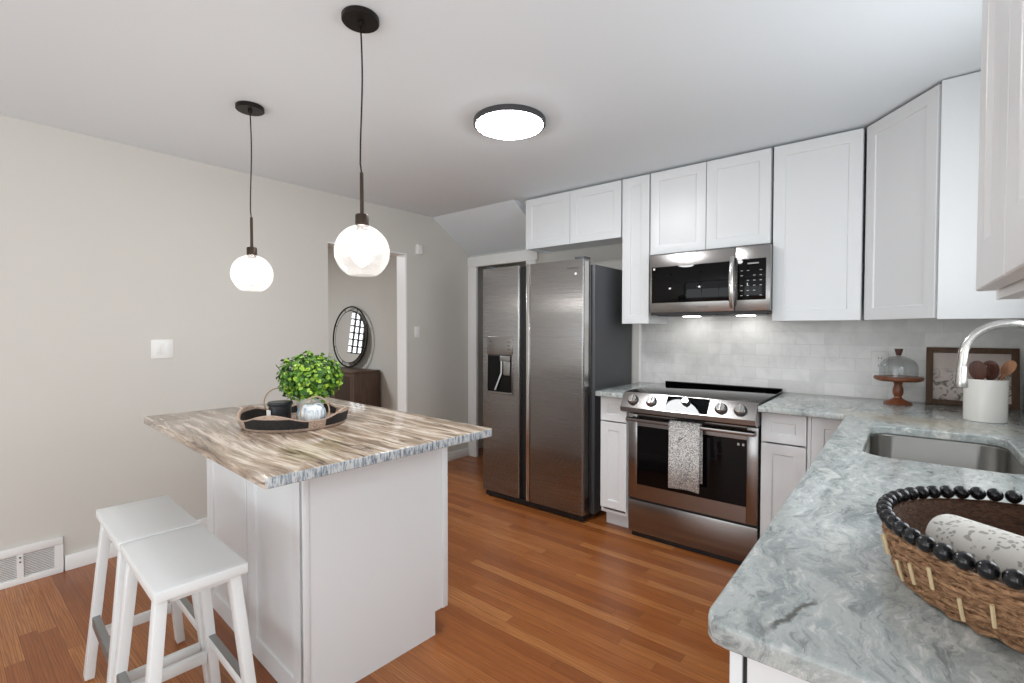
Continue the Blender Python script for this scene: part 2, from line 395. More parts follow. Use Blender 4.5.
def emis(name, col, s):
    m = bpy.data.materials.new(name); m.use_nodes = True; b = m.node_tree.nodes['Principled BSDF']
    b.inputs['Base Color'].default_value = g(.9); b.inputs['Emission Color'].default_value = col; b.inputs['Emission Strength'].default_value = s
    return m
MAT['lamp'] = emis('ceiling_lamp_diffuser', (.97, .985, 1, 1), 48)
MAT['bulb'] = emis('pendant_bulb', (1, .975, .95, 1), 70)
MAT['hood_lamp'] = emis('cooktop_lamp_lens', (1, .98, .95, 1), 20)
MAT['window_out'] = emis('daylight_outside', (.93, .97, 1, 1), 1.8)
def shade_mat():
    m = bpy.data.materials.new('seeded_glass_shade'); m.use_nodes = True; t = m.node_tree; t.nodes.remove(t.nodes['Principled BSDF']); out = t.nodes['Material Output']
    tr = t.nodes.new('ShaderNodeBsdfTransparent'); tl = t.nodes.new('ShaderNodeBsdfTranslucent'); df = t.nodes.new('ShaderNodeBsdfDiffuse'); gl = t.nodes.new('ShaderNodeBsdfGlossy')
    gl.inputs['Roughness'].default_value = .12; tl.inputs[0].default_value = (.95, .94, .92, 1); df.inputs[0].default_value = (.9, .9, .88, 1)
    a = t.nodes.new('ShaderNodeMixShader'); a.inputs[0].default_value = .35; t.links.new(tl.outputs[0], a.inputs[1]); t.links.new(df.outputs[0], a.inputs[2])
    b = t.nodes.new('ShaderNodeMixShader'); t.links.new(tr.outputs[0], b.inputs[1]); t.links.new(a.outputs[0], b.inputs[2])
    lw = t.nodes.new('ShaderNodeLayerWeight'); lw.inputs[0].default_value = .45
    mr = t.nodes.new('ShaderNodeMapRange'); mr.inputs[3].default_value = .022; mr.inputs[4].default_value = .05; t.links.new(lw.outputs['Facing'], mr.inputs[0]); t.links.new(mr.outputs[0], b.inputs[0])
    c = t.nodes.new('ShaderNodeMixShader'); c.inputs[0].default_value = .07; t.links.new(b.outputs[0], c.inputs[1]); t.links.new(gl.outputs[0], c.inputs[2])
    t.links.new(c.outputs[0], out.inputs[0]); return m
MAT['shade'] = shade_mat()
def glass_mat():
    m = bpy.data.materials.new('clear_glass'); m.use_nodes = True; t = m.node_tree; t.nodes.remove(t.nodes['Principled BSDF']); out = t.nodes['Material Output']
    tr = t.nodes.new('ShaderNodeBsdfTransparent'); tr.inputs[0].default_value = (.96, .97, .97, 1); gl = t.nodes.new('ShaderNodeBsdfGlossy'); gl.inputs['Roughness'].default_value = .03
    fr = t.nodes.new('ShaderNodeLayerWeight'); fr.inputs[0].default_value = .22
    mr = t.nodes.new('ShaderNodeMapRange'); mr.inputs[3].default_value = .03; mr.inputs[4].default_value = .35; t.links.new(fr.outputs['Facing'], mr.inputs[0])
    mx = t.nodes.new('ShaderNodeMixShader'); t.links.new(mr.outputs[0], mx.inputs[0]); t.links.new(tr.outputs[0], mx.inputs[1]); t.links.new(gl.outputs[0], mx.inputs[2]); t.links.new(mx.outputs[0], out.inputs[0]); return m
MAT['glass'] = glass_mat()
MAT['mirror'] = M('mirror_glass', g(.85), .02, 1)
def art_mat():
    m = M('botanical_print', srgb(205, 190, 180), .5); t = NT(m); p = t.pos()
    n = t.noise(t.mapping(p, (1, 1, 1)), 26, 5, .75, 1.5)
    z = t.n('ShaderNodeSeparateXYZ', {0: p}).outputs[2]
    f = t.math('MULTIPLY', t.ramp(n, [(.5, g(0)), (.56, g(1))]), t.ramp(z, [(.0, g(1)), (.17, g(.8)), (.2, g(0))]))
    c = t.mix(f, srgb(206, 192, 184), srgb(96, 92, 76))
    t.to('Base Color', c); return m
MAT['art'] = art_mat()

# ================================================================ dimensions
XL, XR, YB, YB2, ZC = -3.484, 0.46, 3.45, 3.56, 2.357
YR = -2.75      # rear wall
CT = 0.90       # counter top height
# ================================================================ the room
bm = bmesh.new(); bx(bm, -7.2, .6, YR - .12, 4.5, -.1, 0); struct('floor', bm, MAT['floor'], 'orange brown oak strip floor across the kitchen and hall', 'floor')
# ceiling with sloped part over the far left corner
bm = bmesh.new()
bx(bm, XL - .12, XR + .12, YR - .12, 3.07, ZC, ZC + .1)
bx(bm, -2.50, XR + .12, 3.07, YB + .12, ZC, ZC + .1)
bx(bm, -7.2, XL - .12, -.1, 3.3, ZC, ZC + .1)
struct('ceiling', bm, MAT['ceil'], 'flat white painted ceiling above the kitchen and hall', 'ceiling')
bm = bmesh.new()
prof_x(bm, [(3.07, ZC), (3.60, 2.035), (3.72, 2.035), (3.72, ZC + .1), (3.07, ZC + .1)], XL - .12, -2.50)
struct('ceiling_slope', bm, MAT['ceil'], 'sloped white ceiling section above the fridge corner doorway', 'ceiling')
# left wall with hall opening
OY0, OY1, OZ = 2.0, 2.762, 1.98
bm = bmesh.new()
bx(bm, XL - .12, XL, YR - .12, OY0, 0, ZC)
bx(bm, XL - .12, XL, OY0, OY1, OZ, ZC)
prof_x(bm, [(OY1, 0), (YB2 + .02, 0), (YB2 + .02, 2.06), (3.07, ZC), (OY1, ZC)], XL - .12, XL)
struct('wall_left', bm, MAT['wall'], 'long greige wall with the hall opening in it', 'wall')
bm = bmesh.new(); bx(bm, XL - .122, XL + .004, OY1 - .016, OY1 + .001, 0, OZ + .001); bx(bm, XL - .122, XL, OY0 + .002, OY1, OZ - .012, OZ)
struct('trim_1', bm, MAT['trim'], 'white painted jamb lining the hall opening', 'trim')
# back walls
bm = bmesh.new(); bx(bm, -2.45, XR + .12, YB, YB + .12, 0, ZC); bx(bm, -2.70, -2.45, YB2, YB2 + .1, 0, ZC); bx(bm, -3.6, -2.70, YB2 + .012, YB2 + .1, 2.0, 2.06)
struct('wall_back', bm, MAT['wall'], 'greige back wall behind the range and fridge', 'wall')
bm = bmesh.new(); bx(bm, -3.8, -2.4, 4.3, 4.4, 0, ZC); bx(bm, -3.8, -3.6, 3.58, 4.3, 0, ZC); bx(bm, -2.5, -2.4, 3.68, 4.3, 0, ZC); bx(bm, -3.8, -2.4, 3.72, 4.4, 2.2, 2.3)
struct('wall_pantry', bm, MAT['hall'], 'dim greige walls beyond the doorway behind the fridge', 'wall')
# doorway casing behind fridge
bm = bmesh.new()
bx(bm, XL + .004, -3.365, 3.535, 3.56 + .011, 0, 1.93, .004); bx(bm, XL + .004, -2.60, 3.53, 3.571, 1.93, 2.03, .004); bx(bm, -2.73, -2.62, 3.535, 3.571, 0, 1.93, .004)
struct('door_1', bm, MAT['trim'], 'white painted door casing partly hidden behind the fridge', 'door')
# right wall with sink window
WY0, WY1, WZ0, WZ1 = 1.12, 2.36, 1.10, 2.10
bm = bmesh.new()
SY0, SY1, SZ0, SZ1 = -2.25, -.45, .5, 2.1  # unseen side opening, added to let in more light
bx(bm, XR, XR + .12, YR - .12, SY0, 0, ZC); bx(bm, XR, XR + .12, SY1, WY0, 0, ZC); bx(bm, XR, XR + .12, SY0, SY1, 0, SZ0); bx(bm, XR, XR + .12, SY0, SY1, SZ1, ZC); bx(bm, XR, XR + .12, WY1, YB + .12, 0, ZC)
bx(bm, XR, XR + .12, WY0, WY1, 0, WZ0); bx(bm, XR, XR + .12, WY0, WY1, WZ1, ZC)
struct('wall_right', bm, MAT['wall'], 'greige wall with the window over the sink', 'wall')
bm = bmesh.new()
for a, b, c, d in ((WY0, WY1, WZ0, WZ0 + .05), (WY0, WY1, WZ1 - .05, WZ1), (WY0, WY0 + .05, WZ0 + .05, WZ1 - .05), (WY1 - .05, WY1, WZ0 + .05, WZ1 - .05), (1.72, 1.76, WZ0 + .05, WZ1 - .05)): bx(bm, XR + .02, XR + .055, a, b, c, d)
struct('window_1', bm, MAT['trim'], 'white window frame above the sink', 'window')
bm = bmesh.new()
for a, b, c, d in ((SY0, SY1, SZ0, SZ0 + .05), (SY0, SY1, SZ1 - .05, SZ1), (SY0, SY0 + .05, SZ0 + .05, SZ1 - .05), (SY1 - .05, SY1, SZ0 + .05, SZ1 - .05), (-1.37, -1.33, SZ0 + .05, SZ1 - .05)): bx(bm, XR + .06, XR + .1, a, b, c, d)
struct('window_added_side', bm, MAT['trim'], 'white frame of an unseen window added for side light', 'window')  # unseen window, added for more light from the side
# rear wall with a wide unseen window opening, added to let in fill light
RX0, RX1, RZ0, RZ1 = -3.35, .3, .02, 2.25
bm = bmesh.new()
bx(bm, XL - .12, RX0, YR - .12, YR, 0, ZC); bx(bm, RX1, XR, YR - .12, YR, 0, ZC); bx(bm, RX0, RX1, YR - .12, YR, 0, .02); bx(bm, RX0, RX1, YR - .12, YR, RZ1, ZC)
struct('wall_rear', bm, MAT['wall'], 'greige rear wall with a wide opening added for light', 'wall')
bm = bmesh.new()
for k in range(4):
    x = RX0 + (RX1 - RX0 - .06) * k / 3; bx(bm, x, x + .06, YR - .05, YR - .01, RZ0, RZ1)
bx(bm, RX0, RX1, YR - .05, YR - .01, RZ0, RZ0 + .06); bx(bm, RX0, RX1, YR - .05, YR - .01, RZ1 - .06, RZ1)
struct('window_added_rear', bm, MAT['trim'], 'white frame of the unseen rear window added for light', 'window')
# hall
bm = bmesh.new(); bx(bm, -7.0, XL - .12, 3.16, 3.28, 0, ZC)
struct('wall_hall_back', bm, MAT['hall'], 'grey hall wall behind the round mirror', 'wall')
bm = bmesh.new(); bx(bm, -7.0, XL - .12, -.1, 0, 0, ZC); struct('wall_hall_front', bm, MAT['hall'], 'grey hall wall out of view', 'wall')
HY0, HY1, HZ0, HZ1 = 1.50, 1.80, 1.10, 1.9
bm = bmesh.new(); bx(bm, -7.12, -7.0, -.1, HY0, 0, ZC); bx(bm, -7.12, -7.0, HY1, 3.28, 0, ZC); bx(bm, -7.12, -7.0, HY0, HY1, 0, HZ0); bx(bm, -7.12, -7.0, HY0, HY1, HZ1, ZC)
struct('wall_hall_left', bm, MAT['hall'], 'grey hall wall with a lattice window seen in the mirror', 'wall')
bm = bmesh.new()
for k in range(4):
    y = HY0 + (HY1 - HY0 - .02) * k / 3; bx(bm, -7.06, -7.03, y, y + .02, HZ0, HZ1)
for k in range(8):
    z = HZ0 + (HZ1 - HZ0 - .02) * k / 7; bx(bm, -7.06, -7.03, HY0, HY1, z, z + .02)
struct('window_3', bm, MAT['blackmetal'], 'leaded lattice window reflected in the hall mirror', 'window')
bm = bmesh.new(); bx(bm, -7.11, -7.09, HY0 + .001, HY1 - .001, HZ0 + .001, HZ1 - .001)
struct('window_4', bm, MAT['window_out'], 'bright daylight pane behind the lattice', 'window')
# baseboards
def baseboard(name, x0, x1, y0, y1, label):
    bm = bmesh.new(); bx(bm, x0, x1, y0, y1, 0, .082, .003); struct(name, bm, MAT['trim'], label, 'baseboard')
baseboard('baseboard_left', XL, XL + .016, .458, OY0, 'white baseboard along the greige wall from vent to hall opening')
baseboard('baseboard_left_near', XL, XL + .016, YR, .125, 'white baseboard left of the floor vent')
baseboard('baseboard_left_far', XL, XL + .016, OY1, 3.53, 'white baseboard between hall opening and fridge doorway')
baseboard('baseboard_hall', -7.0, XL - .13, 3.144, 3.16, 'white baseboard in the hall under the console')

# ================================================================ wall fittings
# floor register
r = thing('wall_vent', 'white louvred air vent low on the greige wall', 'vent', (XL, .29, 0))
bm = bmesh.new(); W = .162
bx(bm, 0, .018, -W, W, 0, .03, .003); bx(bm, 0, .018, -W, W, .152, .19, .003); bx(bm, 0, .018, -W, -W + .034, .03, .152); bx(bm, 0, .018, W - .034, W, .03, .152); bx(bm, 0, .018, -.012, .012, .03, .152)
finish('frame', bm, MAT['trim'], r)
bm = bmesh.new(); bx(bm, .001, .004, -W + .034, W - .034, .03, .152); finish('backing', bm, MAT['vent_dark'], r)
bm = bmesh.new()
for s in ((-W + .034, -.012), (.012, W - .034)):
    for k in range(14):
        z = .034 + k * .0088; beam(bm, (.009, s[0], z), (.009, s[1], z), .0022, .008, (.6, 0, .8), 0)
finish('louvres', bm, MAT['trim'], r)
bm = bmesh.new(); bx(bm, .018, .024, -.003, .003, .112, .118); bx(bm, .018, .024, -.003, .003, .134, .140); finish('lever', bm, MAT['black'], r)
def switch(name, label, x, y, z, w, h, rockers, rz=0):
    r = thing(name, label, 'light switch', (x, y, z), rz)
    bm = bmesh.new(); bx(bm, 0, .006, -w / 2, w / 2, -h / 2, h / 2, .002); finish('cover_plate', bm, MAT['white'], r)
    for k in range(rockers):
        c = (k - (rockers - 1) / 2) * .046
        bm = bmesh.new(); bx(bm, .006, .0075, c - .019, c + .019, -.036, .036)
        bx(bm, .0075, .0105, c - .015, c + .015, -.031, .031, .0015); finish('rocker', bm, MAT['white'], r)
    return r
switch('light_switch', 'white double rocker light switch on the long greige wall', XL, .914, 1.178, .114, .114, 2)
switch('light_switch', 'small white light switch right of the hall opening', XL, 2.875, 1.275, .06, .10, 1)
r = thing('wall_sensor', 'small white rectangular sensor high on the wall right of the hall opening', 'sensor', (XL, 2.895, 2.03))
bm = bmesh.new(); bx(bm, 0, .028, -.032, .032, -.045, .045, .006); finish('housing', bm, MAT['white'], r)
bm = bmesh.new(); bx(bm, .028, .031, -.018, .018, .0, .02, .001); finish('grille', bm, MAT['trim'], r)

# ================================================================ ceiling lights
r = thing('ceiling_light', 'round flush ceiling light with dark grey ring, lit white', 'ceiling light', (-1.575, 1.905, ZC))
bm = bmesh.new(); lathe(bm, [(0.0, 0), (.180, 0), (.183, -.004), (.183, -.024), (.179, -.028), (.171, -.028), (.170, -.020), (0, -.020)], 64); finish('ring', bm, MAT['ringgrey'], r)
bm = bmesh.new(); lathe(bm, [(.1695, -.0205), (.168, -.031), (.155, -.037), (.12, -.041), (0, -.044)], 64); finish('diffuser', bm, MAT['lamp'], r)
def pendant(label, x, y, sway):
    r = thing('pendant_light', label, 'pendant light', (x, y, ZC), 0, 'pendant lights over the island')
    bm = bmesh.new(); lathe(bm, [(0, 0), (.060, 0), (.062, -.003), (.062, -.017), (.059, -.020), (.010, -.020), (.008, -.034), (0, -.034)], 40); finish('canopy', bm, MAT['blackmetal'], r)
    bm = bmesh.new(); pts = []
    for k in range(15):
        f = k / 14; pts.append((sway * sin(f * pi * 1.6), sway * .6 * sin(f * 5), -.03 - f * .50))
    pts[-1] = (0, 0, -.53); tube(bm, pts, .0028, 8); finish('cord', bm, MAT['blackmetal'], r)
    bm = bmesh.new(); lathe(bm, [(0, -.525), (.006, -.525), (.0065, -.53), (.0065, -.672), (0, -.672)], 16); finish('rod', bm, MAT['bronze'], r)
    bm = bmesh.new(); lathe(bm, [(0, -.668), (.020, -.668), (.0225, -.672), (.0225, -.705), (.019, -.708), (0.019, -.725), (0, -.725)], 28); finish('socket', bm, MAT['bronze'], r)
    R = .0925; c = -.796; bm = bmesh.new(); pr = []
    a0, a1 = radians(76), radians(-60)
    n = 26
    for k in range(n + 1):
        a = a0 + (a1 - a0) * k / n; pr.append((R * cos(a), c + R * sin(a)))
    inner = [(p[0] - .0022, p[1]) for p in reversed(pr)]
    lathe(bm, pr + inner, 48, close=True); finish('globe_shade', bm, MAT['shade'], r)
    bm = bmesh.new(); lathe(bm, [(0, -.724), (.012, -.726), (.014, -.745), (.026, -.764), (.035, -.790), (.030, -.812), (.016, -.824), (0, -.828)], 24); finish('bulb', bm, MAT['bulb'], r)
    return r
pendant('glass globe pendant light hanging farther left, nearer the greige wall', -2.435, 1.005, .004)
pendant('glass globe pendant light hanging closer and larger, in front of the hall opening', -1.452, .961, .004)

# ================================================================ island
IR = radians(-2.5)
isl = thing('kitchen_island', 'white kitchen island base with panelled stool side', 'island', (-1.553, .79, 0), IR)
D, WL = .648, -.99
bm = bmesh.new()
bx(bm, WL, -.02, .016, D - .02, .10, .866); bx(bm, WL, -.02, .016, D - .09, 0, .10)
finish('body', bm, MAT['cab'], isl)
bm = bmesh.new(); prof_z = [(0, 0), (0, D - .075), (0, D - .075)]
# end panel: notch for the toe kick
a = [(.0, 0), (D - .085, 0), (D - .085, .10), (D - .018, .10), (D - .018, .866), (0, .866)]
prof_x(bm, a, -.02, 0)
bx(bm, 0, .005, 0, .022, 0, .866, .0015); bx(bm, 0, .005, D - .048, D - .018, .10, .866, .0015)
finish('end_panel', bm, MAT['cab'], isl)
bm = bmesh.new()
for x0, x1 in ((WL, -.50), (-.49, -.001)): shaker(bm, x0, x1, .0, .866, 0, .016, .075, .008)
finish('back_panel', bm, MAT['cab'], isl)
for z0, z1, nm in ((.105, .66, 'door'), (.668, .862, 'drawer')):
    for k in range(2):
        bm = bmesh.new(); x0 = WL + .004 + k * .49; 
        # faces look to +y
        shaker(bm, -x0 - .482, -x0, z0, z1, 0, .018, .055 if nm == 'door' else .04)
        o = finish(nm, bm, MAT['cab'], isl); o.location = (0, D, 0); o.rotation_euler = (0, 0, pi)
top = slab('island_worktop', [rrect(-1.119, .2525, -.2125, .658, .012, 3)], .868, CT, MAT['stone_i'], None, .004)
top.location = (-1.553, .79, 0); top.rotation_euler = (0, 0, IR)
tag(top, 'brown and cream streaked stone slab on the island', 'worktop')

# ================================================================ stools
def stool(label, x, y, rz):
    r = thing('counter_stool', label, 'stool', (x, y, 0), rz, 'white stools at the island')
    H = .62; a, b = .215, .112
    bm = bmesh.new(); vs = bx(bm, -a, a, -b, b, H - .030, H, 0)
    bmesh.ops.subdivide_edges(bm, edges=[e for e in bm.edges if abs(e.verts[0].co.x - e.verts[1].co.x) > .1], cuts=12, use_grid_fill=True)
    for v in bm.verts: v.co.z += .002 * (v.co.x / a) ** 2 - .002
    bmesh.ops.bevel(bm, geom=[e for e in bm.edges if len(e.link_faces) == 2 and e.calc_face_angle(0) > .6], offset=.004, segments=2, profile=.5, affect='EDGES')
    finish('seat', bm, MAT['stool'], r)
    legs = {}
    for sx in (-1, 1):
        for sy in (-1, 1):
            t0 = Vector((sx * (a - .055), sy * (b - .024), H - .031)); f0 = Vector((sx * (a - .018), sy * (b + .032), 0.0))
            bm = bmesh.new(); beam(bm, f0 + (t0 - f0) * .012, t0, .042, .028, (0, 1, 0), .002); finish('leg', bm, MAT['stool'], r)
            legs[sx, sy] = (t0, f0)
    def on(k, z):
        t0, f0 = legs[k]; return f0 + (t0 - f0) * (z / t0.z)
    def str_(k1, k2, z, nm, plate=False):
        p, q = on(k1, z), on(k2, z); d = (q - p).normalized(); p = p + d * .016; q = q - d * .016
        bm = bmesh.new(); beam(bm, p, q, .018, .036, (0, 0, 1), .0015); o = finish(nm, bm, MAT['stool'], r)
        if plate:
            bm = bmesh.new(); n = Vector((0, -1 if k1[1] < 0 else 1, 0)); 
            beam(bm, p + Vector((0, 0, .0195)), q + Vector((0, 0, .0195)), .020, .003, (0, 0, 1), 0)
            beam(bm, p + n * .0105 + Vector((0, 0, .002)), q + n * .0105 + Vector((0, 0, .002)), .003, .032, (0, 0, 1), 0)
            finish('kick_plate', bm, MAT['plate'], o)
    str_((-1, 1), (1, 1), .22, 'footrest', True); str_((-1, -1), (1, -1), .22, 'footrest', True)
    str_((-1, -1), (-1, 1), .16, 'stretcher'); str_((1, -1), (1, 1), .16, 'stretcher')
    bm = bmesh.new()
    for sy in (-1, 1): beam(bm, (-a + .05, sy * (b - .02), H - .048), (a - .05, sy * (b - .02), H - .048), .016, .026)
    for sx in (-1, 1): beam(bm, (sx * (a - .055), -b + .035, H - .046), (sx * (a - .055), b - .035, H - .046), .016, .026)
    finish('apron', bm, MAT['stool'], r)
    return r
stool('white wooden counter stool nearest the camera, in front of its twin', -1.685, .482, IR)
stool('white wooden counter stool nearer the wall vent, behind the other stool', -2.125, .500, IR)

# ================================================================ fridge
fx0, fx1, fy = -2.548, -1.645, 2.75
r = thing('refrigerator', 'stainless side by side refrigerator with dark grey sides', 'refrigerator', (0, 0, 0))
bm = bmesh.new(); bx(bm, fx0 + .006, -1.625, fy + .118, 3.435, .035, 1.735, .006); finish('body', bm, MAT['fridge_side'], r)
def fdoor(x0, x1, name='door', cut=None):
    bm = bmesh.new()
    n = 10; out = []
    # front slightly rounded at its vertical edges
    poly = rrect(x0, x1, fy, fy + .108, .012, 4)
    prism(bm, poly, .055, 1.762, 0)
    return finish(name, bm, MAT['steel'], r)
xs0, xs1 = -2.186, -2.118   # handle channel
dl = fdoor(fx0, xs0); dr = fdoor(xs1 + .028, fx1)
bm = bmesh.new(); bx(bm, xs1 - .0, xs1 + .030, fy - .004, fy + .05, .055, 1.762, .004); finish('edge_handle', bm, MAT['steel_e'], dr)
bm = bmesh.new(); bx(bm, xs0 - .002, xs1, fy + .035, fy + .075, .055, 1.758); finish('handle_recess', bm, MAT['black'], dl)
bm = bmesh.new(); bx(bm, fx1 - .001, fx1 + .0015, fy + .014, fy + .066, .055, 1.75); bx(bm, fx1 - .001, fx1 + .001, fy + .066, fy + .080, .055, 1.75, mat=1); finish('edge_strip', bm, [MAT['steel_e'], MAT['black']], dr)
bm = bmesh.new(); bx(bm, fx0 + .02, fx1 - .01, fy + .02, 3.40, .012, .05); finish('base_grille', bm, MAT['black'], r)
for sx in (fx0 + .04, fx1 - .04):
    bm = bmesh.new(); lathe(bm, [(0, 0), (.018, 0), (.018, .02), (0, .02)], 14, (sx, fy + .05, 0)); finish('foot', bm, MAT['black'], r)
for sx in (fx0 + .05, fx1 - .05):
    bm = bmesh.new(); bx(bm, sx - .035, sx + .035, fy + .03, fy + .12, 1.736 + .027, 1.785, .004); finish('hinge_cover', bm, MAT['fridge_side'], r)
# dispenser
bm = bmesh.new(); bx(bm, -2.497, -2.243, fy - .004, fy + .004, 1.110, 1.245, .002); finish('control_panel', bm, MAT['steel_r'], dl)
bm = bmesh.new()
for k in range(3):
    for xx in (-2.475, -2.295): bx(bm, xx, xx + .028, fy - .0046, fy - .0038, 1.145 + k * .028, 1.150 + k * .028)
bx(bm, -2.495, -2.245, fy - .0047, fy - .004, 1.1, 1.104); finish('panel_marks', bm, MAT['logo'], dl)
bm = bmesh.new()
d0, d1, e0, e1 = -2.490, -2.250, .823, 1.108
bx(bm, d0, d1, fy - .002, fy + .002, e0, e1, 0)
finish('dispenser_recess', bm, MAT['blackglass'], dl)
bm = bmesh.new(); bx(bm, d0 - .008, d0, fy - .008, fy, e0 - .01, e1, .002); bx(bm, d1, d1 + .008, fy - .008, fy, e0 - .01, e1, .002); bx(bm, d0 - .008, d1 + .008, fy - .012, fy, e0 - .012, e0 + .004, .002)
finish('dispenser_frame', bm, MAT['steel'], dl)
bm = bmesh.new(); beam(bm, (-2.345, fy - .010, 1.07), (-2.345, fy - .012, .97), .012, .006, (0, 1, 0)); beam(bm, (-2.345, fy - .012, .97), (-2.405, fy - .016, .84), .012, .006, (0, 1, 0)); finish('lever', bm, MAT['logo_l'], dl)
bm = bmesh.new(); bx(bm, -2.325, -2.262, fy - .016, fy - .002, .955, 1.06, .006); bx(bm, -2.36, -2.262, fy - .014, fy - .002, 1.06, 1.10, .004); finish('water_spout', bm, MAT['plate'], dl)
text_part('logo', 'SAMSUNG', .020, (-1.725, fy - .0006, 1.705), (radians(90), 0, 0), MAT['logo'], dr)
bm = bmesh.new(); bx(bm, -1.712, -1.698, fy - .0008, fy, 1.660, 1.674); finish('sticker', bm, MAT['white'], dr)

# ================================================================ base cabinets
def carcass(bm, x0, x1, y0, y1, z0=.10, z1=.866, t=.018, kick=.07):
    bx(bm, x0, x0 + t, y0, y1, z0, z1); bx(bm, x1 - t, x1, y0, y1, z0, z1); bx(bm, x0 + t, x1 - t, y0, y1, z0, z0 + t); bx(bm, x0 + t, x1 - t, y1 - .006, y1, z0 + t, z1)
    bx(bm, x0 + t, x1 - t, y0, y0 + .018, z1 - .04, z1); bx(bm, x0, x1, y0 + kick - .018, y0 + kick, 0, z0)
def base_cab(label, x0, x1, fronts, dk=.07):
    r = thing('base_cabinet', label, 'cabinet', (x0, 2.80, 0)); W = x1 - x0
    bm = bmesh.new(); carcass(bm, 0, W, .021, .645, kick=.09); finish('carcass', bm, MAT['cab'], r)
    for nm, z0, z1, rail in fronts:
        bm = bmesh.new(); shaker(bm, .003, W - .003, z0, z1, 0, .019, rail); finish(nm, bm, MAT['cab'], r)
    return r
base_cab('narrow white base cabinet between fridge and range', -1.545, -1.352 - .004, [('drawer', .706, .858, .042), ('door', .138, .698, .05)])
base_cab('narrow white base cabinet right of the range, with drawer above door', -.590, -.378, [('drawer', .706, .858, .045), ('door', .10, .698, .05)])
r = thing('corner_cabinet', 'white blind corner base cabinet with one full height door', 'cabinet', (-.376, 2.80, 0))
bm = bmesh.new(); carcass(bm, 0, .199, .021, .645, kick=.09); finish('carcass', bm, MAT['cab'], r)
bm = bmesh.new(); bx(bm, 0, .014, .002, .02, .10, .866); finish('filler', bm, MAT['cab'], r)
bm = bmesh.new(); shaker(bm, .016, .175, .10, .858, 0, .019, .05); finish('door', bm, MAT['cab'], r)
# sink run: fronts face -X
def run_cab(name, label, y_hi, y_lo, fronts, endpanel=False):
    r = thing(name, label, 'cabinet', (-.176, y_hi, 0), radians(-90)); W = y_hi - y_lo
    bm = bmesh.new(); carcass(bm, 0, W, .021, .63, kick=.09); finish('carcass', bm, MAT['cab'], r)
    for nm, a, b, z0, z1, rail in fronts:
        bm = bmesh.new(); shaker(bm, a * W + .003, b * W - .003, z0, z1, 0, .019, rail); finish(nm, bm, MAT['cab'], r)
    if endpanel:
        bm = bmesh.new(); bx(bm, W + .001, W + .012, -.004, .012, 0, .866, .001); bx(bm, W + .001, W + .006, .012, .018, 0, .866, mat=1)
        finish('end_stile', bm, [MAT['cab'], MAT['dark_gap']], r)
        # shaker panel looks to world -y, which is local +x
        bm = bmesh.new(); shaker(bm, .018, .63, .0, .866, 0, .012, .06)
        o = finish('end_panel', bm, MAT['cab'], r); o.location = (W + .0125, 0, 0); o.rotation_euler = (0, 0, radians(90))
    return r
run_cab('sink_cabinet', 'white sink base cabinet under the right hand counter', 2.62, 1.72, [('door', 0, .5, .10, .70, .055), ('door', .5, 1, .10, .70, .055), ('false_front', 0, 1, .708, .858, .045)])
run_cab('end_cabinet', 'white base cabinet at the near end of the right hand counter', 1.715, .700, [('door', 0, .5, .10, .70, .055), ('door', .5, 1, .10, .70, .055), ('drawer', 0, .5, .708, .858, .045), ('drawer', .5, 1, .708, .858, .045)], True)

# ================================================================ counters, sink
c = slab('countertop', [[(-1.352, 2.735), (-1.352, 3.442), (-1.560, 3.442), (-1.560, 2.765), (-1.551, 2.744), (-1.530, 2.735)]], .868, CT, MAT['stone_k'])
tag(c, 'small piece of grey stone countertop between fridge and range', 'countertop')
outer = [(-.590, 2.735), (-.235, 2.735), (-.218, 2.728), (-.211, 2.71), (-.211, .70), (-.207, .682), (-.197, .670), (-.179, .666), (.458, .666), (.458, 3.442), (-.590, 3.442)]
hole = list(reversed(rrect(-.105, .285, 1.880, 2.490, .075, 7)))
c = slab('countertop', [outer, hole], .868, CT, MAT['stone_k'])
tag(c, 'long L-shaped grey and white marbled stone countertop around the sink', 'countertop')
bm = bmesh.new()
def ringv(ins, z, rr): return [bm.verts.new((x, y, z)) for x, y in rrect(-.109 + ins, .289 - ins, 1.876 + ins, 2.494 - ins, rr, 7)]
R = [ringv(-.02, .866, .09), ringv(0, .8665, .079), ringv(.003, .862, .079), ringv(.008, .70, .075), ringv(.016, .675, .07), ringv(.04, .664, .05), ringv(.10, .660, .03)]
for A, B in zip(R[:-1], R[1:]):
    n = len(A)
    for i in range(n): bm.faces.new((A[i], A[(i + 1) % n], B[(i + 1) % n], B[i]))
bm.faces.new(R[-1])
r = thing('kitchen_sink', 'undermount stainless steel sink in the right hand counter', 'sink', (0, 0, 0))
o = finish('basin', bm, MAT['sink'], r)
md = o.modifiers.new('shell', 'SOLIDIFY'); md.thickness = .0015
bm = bmesh.new(); lathe(bm, [(0, 0), (.03, 0), (.042, .003), (.045, .001), (.045, -.001), (0, -.001)], 28, (.09, 2.185, .662)); finish('drain', bm, MAT['chrome'], r)
